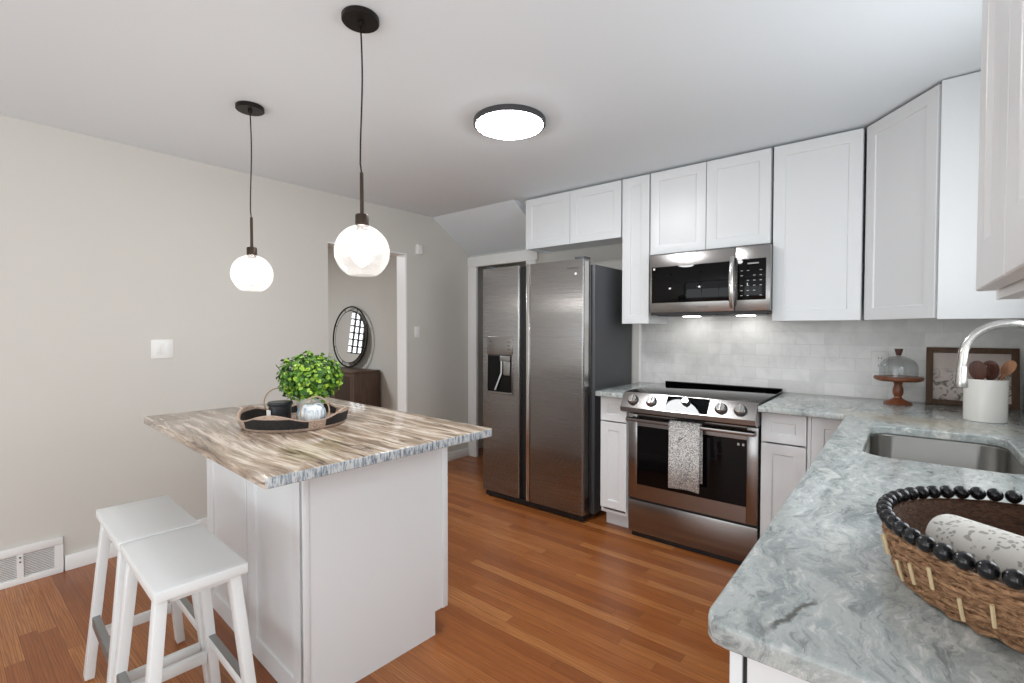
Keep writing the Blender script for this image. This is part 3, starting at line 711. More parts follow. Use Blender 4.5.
# faucet
r = thing('faucet', 'brushed nickel gooseneck pull-down faucet over the sink', 'faucet', (.365, 2.20, CT))
bm = bmesh.new(); lathe(bm, [(0, 0), (.027, 0), (.027, .006), (.020, .012), (.019, .10), (.0145, .11), (0, .11)], 28); finish('base', bm, MAT['nickel'], r)
bm = bmesh.new(); pts = [(0, 0, .10), (0, 0, .2), (0, 0, .28), (0, 0, .305)]
for k in range(1, 19):
    a = radians(k * 10); pts.append((-.109 + .109 * cos(a), 0, .305 + .109 * sin(a)))
pts += [(-.2195, 0, .285), (-.221, 0, .27)]
tube(bm, pts, .0135, 20); finish('spout', bm, MAT['nickel'], r)
bm = bmesh.new(); lathe(bm, [(0, .272), (.0145, .272), (.0148, .266), (.0175, .22), (.0185, .205), (.0175, .202), (.012, .200), (0, .200)], 24, (-.221, 0, 0)); finish('spray_head', bm, MAT['nickel'], r)
bm = bmesh.new(); tube(bm, [(0, -.018, .07), (0, -.05, .08), (0, -.095, .10)], [.007, .006, .005], 12); finish('handle', bm, MAT['nickel'], r)

# ================================================================ backsplash
bm = bmesh.new(); bx(bm, -1.552, XR, 3.443, 3.4495, CT, 1.42); o = struct('backsplash_back', bm, MAT['tile_x'], 'white marble subway tile backsplash behind the range', 'backsplash')
bm = bmesh.new(); bx(bm, XR - .0065, XR - .0005, 2.36, 3.4425, CT, 1.36); bx(bm, XR - .0065, XR - .0005, .67, 2.36, CT, 1.08); struct('backsplash_right', bm, MAT['tile_y'], 'white marble subway tile on the sink wall', 'backsplash')
bm = bmesh.new(); bx(bm, -1.572, -1.553, 3.440, 3.4495, 0.9, 1.40); struct('trim_2', bm, MAT['trim'], 'pale trim strip at the left edge of the tile', 'trim')
r = thing('wall_outlet', 'white electrical outlet on the tile behind the glass dome', 'outlet', (-.114, 3.443, 1.112))
bm = bmesh.new(); bx(bm, -.036, .036, -.006, 0, -.058, .058, .002); finish('cover_plate', bm, MAT['white'], r)
for s in (-1, 1):
    bm = bmesh.new(); bx(bm, -.016, .016, -.008, -.006, s * .021 - .014, s * .021 + .014, .0015); so = finish('socket', bm, MAT['white'], r)
    bm = bmesh.new(); bx(bm, -.008, -.005, -.0085, -.0079, s * .021 - .004, s * .021 + .006); bx(bm, .005, .008, -.0085, -.0079, s * .021 - .004, s * .021 + .006); finish('slots', bm, MAT['dark_gap'], so)

# ================================================================ upper cabinets
ZT = 2.343
def upper(name, label, x0, x1, zb, doors, yf=3.114, group=None):
    r = thing(name, label, 'cabinet', (x0, yf, 0), 0, group); W = x1 - x0; yb = YB - yf - .002
    bm = bmesh.new(); y0 = .021
    bx(bm, 0, .018, y0, yb, zb + .002, ZT); bx(bm, W - .018, W, y0, yb, zb + .002, ZT); bx(bm, .018, W - .018, y0, yb, zb + .020, zb + .036)
    bx(bm, .018, W - .018, y0, y0 + .018, zb + .002, zb + .02); bx(bm, .018, W - .018, y0, yb, ZT - .018, ZT); bx(bm, .018, W - .018, yb - .006, yb, zb + .036, ZT - .018)
    finish('carcass', bm, MAT['cab'], r)
    n = doors
    for k in range(n):
        bm = bmesh.new(); shaker(bm, W * k / n + .002, W * (k + 1) / n - .002, zb, ZT, 0, .019, .057); finish('door', bm, MAT['cab'], r)
    return r
upper('wall_cabinet', 'short white two door wall cabinet above the fridge', -2.408, -1.560, 1.945, 2)
upper('wall_cabinet', 'narrow tall white wall cabinet left of the microwave', -1.552, -1.352, 1.337, 1)
upper('wall_cabinet', 'white two door wall cabinet directly above the microwave', -1.346, -.616, 1.797, 2)
upper('wall_cabinet', 'tall single door white wall cabinet right of the microwave', -.606, -.186, 1.345, 1)
# diagonal corner cabinet
r = thing('corner_wall_cabinet', 'white diagonal corner wall cabinet with angled door and plain side', 'cabinet', (0, 0, 0))
P0, P1 = Vector((-.176, 3.118)), Vector((.092, 2.767))
dd = (P1 - P0); L = dd.length; ang = math.atan2(dd.y, dd.x); nrm = Vector((dd.y, -dd.x)).normalized()  # to the room
inn = -nrm * .021
A = P0 + inn; B = P1 + inn
bm = bmesh.new()
prism(bm, [(A.x, A.y), (B.x + .004, B.y), (.455, B.y), (.455, YB - .002), (A.x, YB - .002)], 1.362, ZT)
prism(bm, [(A.x, A.y), (B.x + .004, B.y), (B.x + .016, B.y + .012), (A.x + .016, A.y + .012)], 1.347, 1.362)
prism(bm, [(B.x + .02, B.y), (.455, B.y), (.455, B.y + .018), (B.x + .02, B.y + .018)], 1.347, 1.362)
finish('carcass', bm, MAT['cab'], r)
bm = bmesh.new(); bx(bm, .101, .456, 2.752, B.y - .001, 1.340, ZT + .006, .001); finish('side_panel', bm, MAT['cab'], r)
bm = bmesh.new(); shaker(bm, .003, L - .003, 1.345, ZT, 0, .019, .057); o = finish('door', bm, MAT['cab'], r); o.location = (P0.x, P0.y, 0); o.rotation_euler = (0, 0, ang)
# near right upper
r = thing('wall_cabinet', 'white wall cabinet at the right edge, nearest the camera', 'cabinet', (.071, .895, 0), radians(-90))
bm = bmesh.new(); bx(bm, -.020, .70, .0215, .388, 1.352, ZT); bx(bm, -.020, -.002, .0215, .388, 1.334, 1.352); bx(bm, -.002, .70, .0215, .04, 1.334, 1.352); finish('carcass', bm, MAT['cab'], r)
for a, b in ((0, .2405), (.2435, .70)):
    bm = bmesh.new(); shaker(bm, a, b, 1.345, ZT, 0, .019, .055); finish('door', bm, MAT['cab'], r)

# ================================================================ range
r = thing('range', 'stainless slide-in electric range with black oven window', 'range', (0, 0, 0))
a, b = -1.346, -.597
bm = bmesh.new(); bx(bm, a + .004, b - .004, 2.845, 3.40, .03, .895); finish('body', bm, MAT['fridge_side'], r)
bm = bmesh.new(); bx(bm, a - .004, b + .004, 2.762, 3.405, .903, .913, .003); bx(bm, a, b, 3.392, 3.425, .913, .925, .003); finish('cooktop', bm, MAT['blackglass'], r)
bm = bmesh.new(); bx(bm, a, b, 2.772, 3.40, .895, .9025); finish('cooktop_trim', bm, MAT['steel_r'], r)
bm = bmesh.new()
prof_x(bm, [(2.694, .826), (2.758, .912), (2.84, .912), (2.84, .790), (2.735, .785), (2.697, .800)], a - .004, b + .004)
cp = finish('control_panel', bm, MAT['steel_r'], r)
dz, dy = .086, .064; Ls = math.hypot(dz, dy); sl = math.atan2(dz, dy)
def on_panel(x, s, out=.0): # s: 0 bottom, 1 top
    n = Vector((0, -dz, dy)).normalized(); return Vector((x, 2.694 + dy * s, .826 + dz * s)) + n * out
nrmp = Vector((0, -dz, dy)).normalized()
bm = bmesh.new()
p = [on_panel(x, s, o_) for o_ in (-.001, .0012) for x, s in ((-1.075, .06), (-.835, .06), (-.835, .95), (-1.075, .95))]
vs = [bm.verts.new(q) for q in p]
for f in ((0, 1, 2, 3), (7, 6, 5, 4), (0, 4, 5, 1), (1, 5, 6, 2), (2, 6, 7, 3), (3, 7, 4, 0)): bm.faces.new([vs[i] for i in f])
finish('display', bm, MAT['blackglass'], cp)
def knob(x, s, R, name='knob'):
    c = on_panel(x, s); q = Vector((0, 0, 1)).rotation_difference(nrmp).to_matrix().to_4x4(); q.translation = c
    bm = bmesh.new(); lathe(bm, [(0, 0), (R * 1.2, 0), (R * 1.2, .006), (R * 1.0, .008)], 28, mat=1)
    lathe(bm, [(R, .005), (R * .96, .020), (R * .86, .024), (0, .024)], 28, mat=0); bx(bm, -R * .2, R * .2, -R * .9, R * .9, .024, .030, .001, 1, 2)
    bmesh.ops.transform(bm, matrix=q, verts=bm.verts); finish(name, bm, [MAT['chrome'], MAT['black'], MAT['steel_e']], cp)
for x in (-1.278, -1.162, -.770, -.672): knob(x, .48, .027)
knob(-.962, .66, .020)
# oven door
bm = bmesh.new(); y0 = 2.800
bx(bm, a + .003, a + .060, y0, y0 + .04, .245, .772, .003); bx(bm, b - .060, b - .003, y0, y0 + .04, .245, .772, .003)
bx(bm, a + .060, b - .060, y0, y0 + .04, .245, .335, .0); bx(bm, a + .060, b - .060, y0, y0 + .04, .700, .772, .0)
bx(bm, a + .05, b - .05, y0 + .012, y0 + .04, .3, .72)
od = finish('oven_door', bm, MAT['steel_r'], r)
bm = bmesh.new(); bx(bm, a + .0605, b - .0605, y0 + .001, y0 + .010, .3355, .6995); finish('oven_window', bm, MAT['blackglass'], od)
for k, x in enumerate((-.705, -.68, -.655)):
    bm = bmesh.new(); bx(bm, x, x + .011, y0 + .0002, y0 + .001, .665, .678); finish('window_mark', bm, MAT['logo_l'], od)
bm = bmesh.new(); hy = 2.752
prof_x(bm, [(hy - .012, .735), (hy - .012, .752), (hy + .004, .760), (hy + .012, .752), (hy + .012, .737), (hy + .004, .730)], a + .01, b - .01, 0, .002)
for x in (a + .03, b - .055): bx(bm, x, x + .025, hy + .01, y0 + .002, .734, .756, .002)
finish('handle', bm, MAT['steel_r'], od)
bm = bmesh.new(); bx(bm, a + .003, b - .003, y0, y0 + .04, .032, .232, .003); finish('storage_drawer', bm, MAT['steel_r'], r)
bm = bmesh.new(); bx(bm, a + .006, b - .006, y0 + .012, y0 + .045, .233, .244); bx(bm, a + .02, b - .02, y0 + .02, 3.38, 0, .031); finish('plinth', bm, MAT['black'], r)
# towel on the oven handle
bm = bmesh.new(); x0, x1 = -1.062, -.885; nx, rows = 14, []
path = [(2.7385, .375), (2.7385, .55), (2.7375, .70), (2.736, .745), (2.740, .760), (2.752, .767), (2.764, .762), (2.770, .745), (2.774, .70), (2.776, .60), (2.776, .42)]
for (y, z) in path:
    row = []
    for i in range(nx + 1):
        f = i / nx; front = y < 2.75
        wv = .004 * sin(f * 7.0) * min(1, max(0, (.76 - z) / .3)) * (1 if front else .3)
        zz = z + (.006 * sin(f * 3.0) if z < .5 else 0)
        row.append(bm.verts.new((x0 + (x1 - x0) * f + (.004 if not front else 0), y - wv - (.004 * min(1, max(0, (.7 - z) / .3)) if front else 0), zz)))
    rows.append(row)
for A_, B_ in zip(rows[:-1], rows[1:]):
    for i in range(nx): bm.faces.new((A_[i], A_[i + 1], B_[i + 1], B_[i]))
o = finish('kitchen_towel', bm, MAT['speckle'], None, 80); md = o.modifiers.new('thickness', 'SOLIDIFY'); md.thickness = .0035; md.offset = 0
tag(o, 'grey speckled cotton towel hanging from the oven handle', 'towel')

# ================================================================ microwave
r = thing('microwave', 'stainless over-the-range microwave with black door window', 'microwave', (0, 0, 0))
a, b, y0, z0, z1 = -1.316, -.600, 3.04, 1.392, 1.782
bm = bmesh.new(); bx(bm, a + .002, b - .002, y0 + .035, 3.440, z0, z1); finish('body', bm, MAT['black'], r)
bm = bmesh.new(); bx(bm, a, -.805 + .015, y0, y0 + .033, z0 + .012, z1, .004); md_ = finish('door', bm, MAT['steel_r'], r)
bm = bmesh.new(); bx(bm, a + .015, -.845 + .03, y0 - .0015, y0 + .004, 1.468, 1.702, .002); finish('door_window', bm, MAT['blackglass'], md_)
bm = bmesh.new(); pts = []
for k in range(13):
    f = k / 12; pts.append((-.800, y0 - .008 - .034 * sin(pi * f) ** .7, 1.425 + f * .30))
tube(bm, pts, .013, 12, flat=.6); finish('handle', bm, MAT['steel_e'], md_)
bm = bmesh.new(); bx(bm, -.787, b, y0, y0 + .033, z0 + .012, z1, .004); kp = finish('keypad_frame', bm, MAT['steel_r'], r)
bm = bmesh.new(); bx(bm, -.775, b + -.022, y0 - .0015, y0 + .004, 1.468, 1.706, .002); finish('keypad_glass', bm, MAT['blackglass'], kp)
for i in range(4):
    for j in range(6):
        if (i * 7 + j * 3) % 5 == 4: continue
        xx = -.757 + i * .034; zz = 1.492 + j * .029; bm = bmesh.new(); bx(bm, xx, xx + .012, y0 - .002, y0 - .0014, zz, zz + .004); finish('key_mark', bm, MAT['plate'], kp)
bm = bmesh.new(); bx(bm, -.72, -.66, y0 - .002, y0 - .0014, 1.675, 1.683); finish('clock_display', bm, MAT['plate'], kp)
bm = bmesh.new(); bx(bm, a + .025, a + .038, y0 - .002, y0 - .0014, 1.683, 1.695); finish('sticker', bm, MAT['white'], md_)
text_part('logo', 'SAMSUNG', .014, (-.972, y0 - .0005, 1.436), (radians(90), 0, 0), MAT['logo'], md_)
bm = bmesh.new(); bx(bm, a + .01, b - .01, y0 + .002, y0 + .033, z0 - .002, z0 + .0115); bx(bm, a + .03, b - .03, 3.09, 3.40, z0 - .006, z0); finish('bottom_grille', bm, MAT['black'], r)
for x in (-1.13, -.79):
    bm = bmesh.new(); bx(bm, x - .05, x + .05, 3.28, 3.34, z0 - .009, z0 - .006, .001); finish('cooktop_lamp', bm, MAT['hood_lamp'], r)

# ================================================================ hall furniture
r = thing('console_cabinet', 'dark walnut console cabinet in the hall', 'console', (-5.0, 2.98, 0))
a, b, c0, c1 = -.62, .58, -.17, .16
bm = bmesh.new(); bx(bm, a, b, c0, c1, .835, .86, .006); bx(bm, b - .03, b, c0 + .004, c1, .10, .835, .003); bx(bm, a, a + .03, c0 + .004, c1, .10, .835, .003); bx(bm, a + .03, b - .03, c0 + .02, c1, .10, .13); bx(bm, a + .03, b - .03, c1 - .02, c1, .13, .835)
finish('body', bm, MAT['walnut'], r)
for k in range(3):
    x0 = a + .032 + k * .379
    bm = bmesh.new(); shaker(bm, x0, x0 + .376, .132, .833, c0 + .002, .017, .03, .006); dd_ = finish('door', bm, MAT['walnut'], r)
    bm = bmesh.new(); bx(bm, x0 + .036, x0 + .34, c0 + .004, c0 + .0075, .168, .797); finish('door_panel', bm, MAT['walnut_d'], dd_)
for sx in (a + .04, b - .04):
    for sy in (c0 + .04, c1 - .04):
        bm = bmesh.new(); lathe(bm, [(0, 0), (.012, 0), (.02, .10), (0, .10)], 14, (sx, sy, 0)); finish('leg', bm, MAT['walnut'], r)
r = thing('round_mirror', 'round mirror in thin double black frame on the console', 'mirror', (-4.93, 3.066, .862)); r.rotation_euler = (radians(-4), 0, 0)
def ring_y(R, rr, seg=56):
    bm = bmesh.new(); tube(bm, [(R * cos(2 * pi * k / seg), 0, .355 + R * sin(2 * pi * k / seg)) for k in range(seg)], rr, 8, True); return bm
finish('outer_ring', ring_y(.345, .009), MAT['blackmetal'], r); finish('inner_ring', ring_y(.298, .005), MAT['blackmetal'], r)
bm = bmesh.new(); lathe(bm, [(0, 0), (.295, 0), (.295, .006), (0, .006)], 56); bmesh.ops.rotate(bm, cent=(0, 0, 0), matrix=Matrix.Rotation(radians(90), 3, 'X'), verts=bm.verts); bmesh.ops.translate(bm, vec=(0, .003, .355), verts=bm.verts)
finish('mirror_glass', bm, MAT['mirror'], r)
for k in range(8):
    an = radians(22.5 + 45 * k); bm = bmesh.new(); beam(bm, (.298 * cos(an), 0, .355 + .298 * sin(an)), (.345 * cos(an), 0, .355 + .345 * sin(an)), .006, .006, (0, 1, 0), 0); finish('spoke', bm, MAT['blackmetal'], r)

# ================================================================ foliage
def foliage(bm, c, rx, rz, n, size, zmin):
    for i in range(n):
        while True:
            u = Vector((random.uniform(-1, 1), random.uniform(-1, 1), random.uniform(-.75, 1)))
            if .35 < u.length < 1: break
        bump_ = 1 + .12 * sin(7 * u.x + 3 * u.z) * cos(6 * u.y)
        p = Vector((c[0] + u.x * rx * bump_, c[1] + u.y * rx * bump_, c[2] + u.z * rz * bump_))
        if p.z < zmin: continue
        n_ = (u.normalized() + Vector((random.gauss(0, .45), random.gauss(0, .45), random.gauss(.35, .4)))).normalized()
        d = n_.cross(Vector((random.gauss(0, 1), random.gauss(0, 1), random.gauss(0, 1)))).normalized()
        s = d.cross(n_); L_ = size * random.uniform(.7, 1.25); wd = L_ * .36
        v = [bm.verts.new(q) for q in (p, p + d * L_ * .35 + s * wd - n_ * .001, p + d * L_ * .75 + s * wd * .8, p + d * L_ - n_ * .003, p + d * L_ * .75 - s * wd * .8, p + d * L_ * .35 - s * wd - n_ * .001, p + d * L_ * .5 - n_ * .002)]
        for k in range(6): bm.faces.new((v[6], v[k], v[(k + 1) % 6]))
# tray on island
TX, TY = -1.985, .985
r = thing('woven_tray', 'round woven tray with black and tan scalloped rim', 'tray', (TX, TY, CT), radians(-51)); r.scale = (.95, .95, 1)
def rim_h(t): return .040 + .029 * max(0, .5 + .5 * cos(4 * t)) ** 1.2
bm = bmesh.new(); S = 96; rows = []
for k in range(S):
    t = 2 * pi * k / S; h = rim_h(t); R0, R1 = .200, .222
    pr = [(R0 - .006, .0045), (R0 + .004, .0), (R0 + .012, .007), (R0 + .016, .012), (R1 + .002, min(h - .004, .052)), (R1 + .004, h - .001), (R1 + .001, h + .001), (R1 - .006, h), (R1 - .010, min(h - .006, .052)), (R0 + .004, .014), (R0 - .004, .008)]
    rows.append([bm.verts.new((q[0] * cos(t), q[0] * sin(t), q[1] + .001)) for q in pr])
for k in range(S):
    A_, B_ = rows[k], rows[(k + 1) % S]; ph = (k / S * 6) % 1
    for i in range(len(A_)):
        j = (i + 1) % len(A_); f = bm.faces.new((A_[i], B_[i], B_[j], A_[j]))
        blk = (i in (3, 4, 8, 9)) and not (.42 < ((k / S * 3 + .5) % 1) < .62 and False)
        notch = abs(((k / S * 4) % 1) - .5) < .12
        f.material_index = 1 if i in (3, 8) and not notch else 0
        if i == 4: f.material_index = 0
finish('woven_rim', bm, [MAT['tray_tan'], MAT['tray_black']], r, 60)
bm = bmesh.new(); lathe(bm, [(0, .001), (.200, .001), (.200, .006), (0, .006)], 64); finish('tray_base', bm, MAT['tray_tan'], r)
for k in range(2):
    bm = bmesh.new(); pts = []
    for q in range(29):
        t = pi * (-.34 + 1.68 * q / 28); pts.append((.206, .060 * cos(t), .072 + .060 * sin(t)))
    tube(bm, pts, .0032, 8); o = finish('hoop_handle', bm, MAT['rattan'], r); o.rotation_euler = (0, 0, radians(46) + k * pi)
# candle
r = thing('candle_jar', 'black lidded candle jar with small white tag on the tray', 'candle', (-1.990, .925, CT + .0075), radians(40))
bm = bmesh.new(); lathe(bm, [(0, 0), (.037, 0), (.040, .003), (.043, .076), (0, .076)], 36); finish('jar', bm, MAT['candle'], r)
bm = bmesh.new(); lathe(bm, [(0, .077), (.047, .077), (.048, .079), (.048, .088), (.046, .091), (0, .092)], 36); finish('lid', bm, MAT['candle'], r)
bm = bmesh.new(); bx(bm, -.020, .004, -.0485, -.046, .016, .062, .0008, 1); o = finish('paper_tag', bm, MAT['white'], r); o.rotation_euler = (0, 0, radians(-28))
bm = bmesh.new(); tube(bm, [(-.030, -.038, .055), (-.036, -.030, .066), (-.038, -.022, .07)], .001, 6); finish('string', bm, MAT['rattan'], r)
# pumpkin
r = thing('pumpkin_ornament', 'small white and blue ribbed ceramic pumpkin on the tray', 'ornament', (-1.860, .990, CT + .0075))
bm = bmesh.new(); S, Rr = 60, 14; vr = []
for i in range(Rr + 1):
    ph = pi * i / Rr; z = .046 - .046 * cos(ph)
    if i in (0, Rr): vr.append([bm.verts.new((0, 0, z + (.0 if i == 0 else -.008)))]); continue
    row = []
    for k in range(S):
        t = 2 * pi * k / S; R_ = .056 * sin(ph) ** .8 * (1 - .10 * abs(sin(t * 5)) ** .0 * (1 - abs(cos(t * 5)) ** .6) ); row.append(bm.verts.new((R_ * cos(t), R_ * sin(t), z - (.006 if i == Rr - 1 else 0))))
    vr.append(row)
for A_, B_ in zip(vr[:-1], vr[1:]):
    for k in range(S):
        j = (k + 1) % S
        if len(A_) == 1: bm.faces.new((A_[0], B_[j], B_[k]))
        elif len(B_) == 1: bm.faces.new((A_[k], A_[j], B_[0]))
        else: bm.faces.new((A_[k], A_[j], B_[j], B_[k]))
finish('body', bm, MAT['pumpkin'], r, 70)
bm = bmesh.new(); tube(bm, [(0, 0, .080), (.001, 0, .092), (.006, 0, .10)], [.007, .005, .004], 8); finish('stem', bm, MAT['rattan'], r)
# plant
r = thing('potted_plant', 'leafy green faux boxwood ball in white ceramic pot', 'plant', (-1.990, 1.055, CT + .0075))
bm = bmesh.new(); lathe(bm, [(0, 0), (.042, 0), (.048, .004), (.056, .092), (.056, .098), (.050, .098), (.049, .085), (0, .085)], 40); finish('pot', bm, MAT['ceramic'], r)
bm = bmesh.new()
for k in range(16):
    a = 2 * pi * k / 16; R_ = .03 + .02 * (k % 3); tube(bm, [(0.012 * cos(a), .012 * sin(a), .086), (R_ * cos(a), R_ * sin(a), .15), (R_ * 1.9 * cos(a), R_ * 1.9 * sin(a), .18 + .02 * (k % 4))], .0018, 5)
finish('stems', bm, MAT['stem'], r)
bm = bmesh.new(); foliage(bm, (0, 0, .180), .132, .108, 2600, .020, .075); o = finish('foliage', bm, MAT['leaf'], r, 80); o['kind'] = 'stuff'

# ================================================================ things on the right counter
CX, CY = -.030, 3.285
r = thing('cake_stand', 'turned brown wooden cake stand in front of the tile', 'cake stand', (CX, CY, CT))
bm = bmesh.new(); lathe(bm, [(0, 0), (.060, 0), (.062, .004), (.056, .012), (.034, .022), (.019, .032), (.016, .040), (.023, .056), (.023, .078), (.017, .1), (.02, .112), (.03, .122), (0, .122)], 40); finish('pedestal', bm, MAT['stand'], r)
bm = bmesh.new(); lathe(bm, [(0, .1225), (.090, .1225), (.102, .128), (.106, .134), (.106, .143), (.103, .146), (0, .146)], 56); finish('plate', bm, MAT['stand'], r)
r = thing('glass_dome', 'clear glass cloche with wooden knob on the cake stand', 'dome', (CX, CY, CT + .1462))
bm = bmesh.new(); pr = [(.082, 0), (.083, .045)]
for k in range(1, 12):
    a = radians(90 * k / 12); pr.append((.083 * cos(a), .045 + .065 * sin(a)))
pr.append((.0, .110)); inner = [(max(0, x - .0015), z - (.0015 if x < .07 else 0)) for x, z in reversed(pr)]
lathe(bm, pr + inner, 48); finish('cloche', bm, MAT['glass'], r)
bm = bmesh.new(); lathe(bm, [(0, .111), (.010, .111), (.012, .118), (.018, .142), (.018, .147), (0, .147)], 24); finish('knob', bm, MAT['knobwood'], r)
# leaning frame
r = thing('framed_print', 'rustic wood framed botanical print leaning in the counter corner', 'picture', (.085, 3.385, CT), 0); r.rotation_euler = (radians(-9), 0, 0)
W, H, t = .350, .305, .028
bm = bmesh.new(); bx(bm, 0, t, 0, .022, 0, H, .002); bx(bm, W - t, W, 0, .022, 0, H, .002); bx(bm, t, W - t, 0, .022, 0, t, .002); bx(bm, t, W - t, 0, .022, H - t, H, .002); finish('frame', bm, MAT['frame'], r)
bm = bmesh.new(); bx(bm, t - .002, W - t + .002, .012, .017, t - .002, H - t + .002); finish('print', bm, MAT['art'], r)
# crock with utensils
KX, KY = .268, 2.905
r = thing('utensil_crock', 'white ceramic utensil crock on the counter behind the sink', 'crock', (KX, KY, CT))
bm = bmesh.new(); lathe(bm, [(0, 0), (.066, 0), (.070, .003), (.071, .178), (.070, .182), (.066, .182), (.065, .178), (.065, .008), (0, .008)], 56); finish('pot', bm, MAT['ceramic'], r)
def utensil(name, label, foot, topp, blade, mat, face):
    r = thing(name, label, 'utensil', tuple(Vector((KX, KY, CT)) + Vector(foot)))
    d = (Vector(topp) - Vector(foot)); L_ = d.length; dn = d.normalized(); f = Vector(face); f = (f - dn * f.dot(dn)).normalized(); s = dn.cross(f)
    Mx = Matrix((s, f, dn)).transposed().to_4x4()
    w_, h_, slots = blade
    bm = bmesh.new(); tube(bm, [(0, 0, 0.004), (0, 0, L_ - h_ + .01)], [.006, .007], 10); bmesh.ops.transform(bm, matrix=Mx, verts=bm.verts); finish('handle', bm, mat, r)
    bm = bmesh.new(); n = 20; t_ = .003
    out = []
    for k in range(n):
        a = 2 * pi * k / n; xx = w_ / 2 * cos(a) * (1 + .1 * sin(a)); zz = L_ - h_ / 2 + h_ / 2 * sin(a); out.append((xx * (1 if abs(cos(a)) < 2 else 1), zz))
    cu = bpy.data.curves.new('b', 'CURVE'); cu.dimensions = '2D'; cu.fill_mode = 'BOTH'; cu.extrude = t_
    outl = [out]
    for q in range(slots):
        xs = (q - (slots - 1) / 2) * .013; outl.append([(xs - .003, L_ - h_ * .75), (xs - .003, L_ - h_ * .25), (xs + .003, L_ - h_ * .25), (xs + .003, L_ - h_ * .75)])
    for ol in outl:
        sp = cu.splines.new('POLY'); sp.points.add(len(ol) - 1); sp.use_cyclic_u = True
        for pnt, (x, y) in zip(sp.points, ol): pnt.co = (x, y, 0, 1)
    tmp = bpy.data.objects.new('b_tmp', cu); COL.objects.link(tmp); dg = bpy.context.evaluated_depsgraph_get(); me = bpy.data.meshes.new_from_object(tmp.evaluated_get(dg)); bpy.data.objects.remove(tmp)
    bm.from_mesh(me); bpy.data.meshes.remove(me)
    for v in bm.verts: v.co = Vector((v.co.x, v.co.z + .25 * (v.co.x ** 2) / w_ * 1.0, v.co.y))
    for fc in bm.faces: fc.material_index = 0
    bmesh.ops.transform(bm, matrix=Mx, verts=bm.verts); finish('head', bm, mat, r)
V = (-.35, -1, .1)
utensil('serving_spoon', 'dark wooden serving spoon on the left in the crock', (.000, -.040, .009), (-.034, -.046, .262), (.058, .088, 0), MAT['spoon'], V)
utensil('slotted_spatula', 'dark wooden slotted spatula in the middle of the crock', (.030, .0, .009), (.012, .006, .262), (.058, .085, 3), MAT['spoon'], V)
utensil('cooking_spoon', 'dark wooden cooking spoon behind the spatula in the crock', (-.01, .046, .009), (.028, .054, .240), (.042, .07, 0), MAT['spoon'], V)
utensil('wooden_spoon', 'light tan wooden spoon leaning right in the crock', (-.035, .026, .009), (.088, .034, .262), (.042, .075, 0), MAT['spoon_l'], V)

# basket
BX, BY = .190, 1.020
r = thing('woven_basket', 'round woven seagrass basket with black bead rim', 'basket', (BX, BY, CT)); r.scale = (.985, .985, 1)
S = 96; bm = bmesh.new(); prof = [(.183, 0), (.196, .004), (.204, .02), (.211, .045), (.217, .075), (.219, .082), (.214, .083), (.209, .075), (.203, .045), (.196, .02), (.188, .010), (0, .008), (0, .0)]
rows = []
lathe(bm, prof, S)
bm.faces.ensure_lookup_table()
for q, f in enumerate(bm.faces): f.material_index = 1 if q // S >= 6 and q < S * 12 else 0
for v in bm.verts:
    a = math.atan2(v.co.y, v.co.x); rr = math.hypot(v.co.x, v.co.y)
    if rr > .15 and .01 < v.co.z < .08:
        k = 1 + .006 * sin(a * 48 + v.co.z * 900); v.co.x *= k; v.co.y *= k
finish('woven_wall', bm, [MAT['seagrass'], MAT['seagrass_in']], r, 70)
# coiled strands
bm = bmesh.new()
for j in range(9):
    z = .007 + j * .0088; R_ = .1955 + .0235 * min(1, (z / .082)) ** .7
    pts = [((R_ + .0022 * sin(k * pi * .5 + j * pi)) * cos(2 * pi * k / 160), (R_ + .0022 * sin(k * pi * .5 + j * pi)) * sin(2 * pi * k / 160), z + .002 * sin(k * 1.3 + j)) for k in range(160)]
    tube(bm, pts, .0042, 5, True)
finish('coils', bm, MAT['seagrass'], r, 70)
for k in range(38):
    a = 2 * pi * (k + .5) / 38; z0 = .012 + .012 * (k % 3); pts = [((.2005 + .026 * f) * cos(a), (.2005 + .026 * f) * sin(a), z0 + .030 * f) for f in (0, .25, .5, .75, 1)]
    pts = [((.2005 + .024 * min(1, p[2] / .082) ** .7 + .002) * cos(a), (.2005 + .024 * min(1, p[2] / .082) ** .7 + .002) * sin(a), p[2]) for p in pts]
    bm = bmesh.new(); tube(bm, pts, .0026, 6); finish('stitch', bm, MAT['straw'], r)
NB = 54; bead_me = None
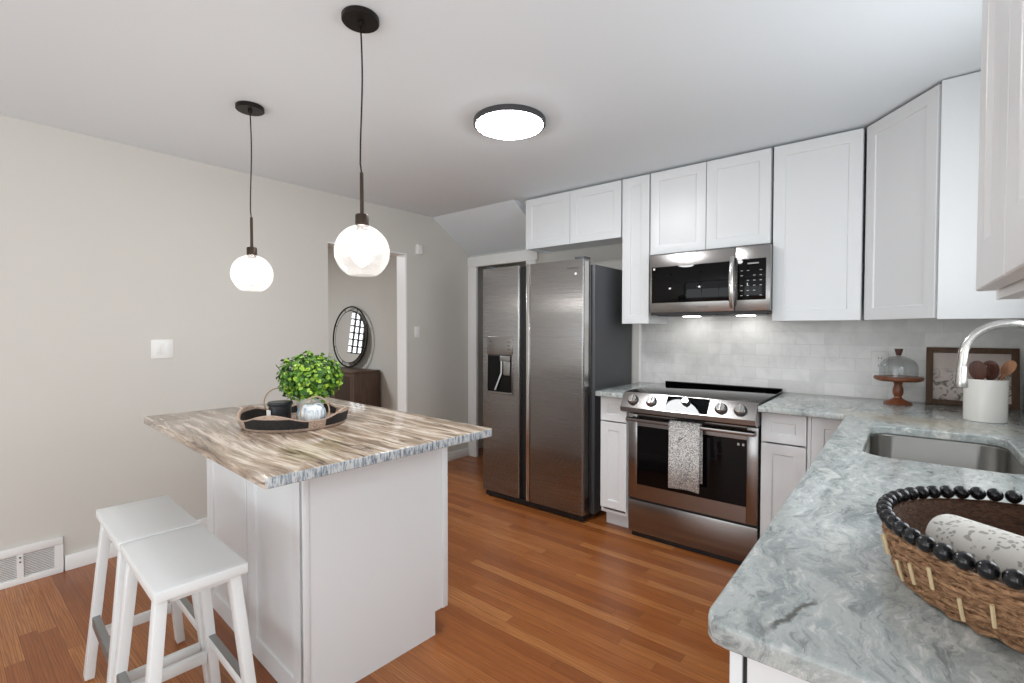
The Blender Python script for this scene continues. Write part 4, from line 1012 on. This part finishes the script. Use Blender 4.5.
for k in range(NB):
    a = 2 * pi * k / NB
    if bead_me is None:
        bm = bmesh.new(); bmesh.ops.create_uvsphere(bm, u_segments=18, v_segments=12, radius=.0118)
        for v in bm.verts: v.co.y *= 1.0
        o = finish('bead', bm, MAT['beads'], r, 80); bead_me = o.data
    else:
        o = bpy.data.objects.new('bead', bead_me); COL.objects.link(o); o.parent = r
    o.location = (.2175 * cos(a), .2175 * sin(a), .0945); o.rotation_euler = (random.random(), random.random(), a)
# rolled towels
def roll(label, A_, B_, R_):
    A_ = Vector(A_); B_ = Vector(B_); r = thing('rolled_towel', label, 'towel', tuple(A_ + Vector((0, 0, 0))), 0, 'rolled cloths in the basket')
    d = (B_ - A_).normalized(); L_ = (B_ - A_).length; s = d.cross(Vector((0, 0, 1))).normalized(); u = s.cross(d)
    def P_(l, q, t): return d * l + s * q * cos(t) + u * q * sin(t)
    bm = bmesh.new(); S = 36; rings = []
    for l, q in ((0, R_ * .80), (-.004, R_ * .88), (.002, R_ * .97), (.01, R_), (L_ * .5, R_ * 1.02), (L_ - .01, R_), (L_ - .002, R_ * .97), (L_ + .004, R_ * .88), (L_, R_ * .8)):
        rings.append([bm.verts.new(P_(l, q * (1 + .02 * sin(3 * k * 2 * pi / S + l * 20)), 2 * pi * k / S)) for k in range(S)])
    for X_, Y_ in zip(rings[:-1], rings[1:]):
        for k in range(S): bm.faces.new((X_[k], X_[(k + 1) % S], Y_[(k + 1) % S], Y_[k]))
    bm.faces.new(rings[0]); bm.faces.new(list(reversed(rings[-1]))); o = finish('cloth', bm, MAT['leafcloth'], r, 60)
    bm = bmesh.new(); pts = []
    for k in range(60):
        f = k / 59; pts.append(P_(-.004, R_ * (.12 + .70 * f), f * 2 * pi * 2.6 + 1))
    tube(bm, pts, .0022, 6); finish('spiral_fold', bm, MAT['leafcloth'], o)
roll('pale leaf print cloth rolled up across the front of the basket', (.052, 1.050, CT + .0485 + .008), (.262, .892, CT + .0485 + .008), .039)
roll('pale rolled cloth at the far right inside the basket', (.245, 1.095, CT + .039 + .010), (.345, .985, CT + .039 + .010), .030)
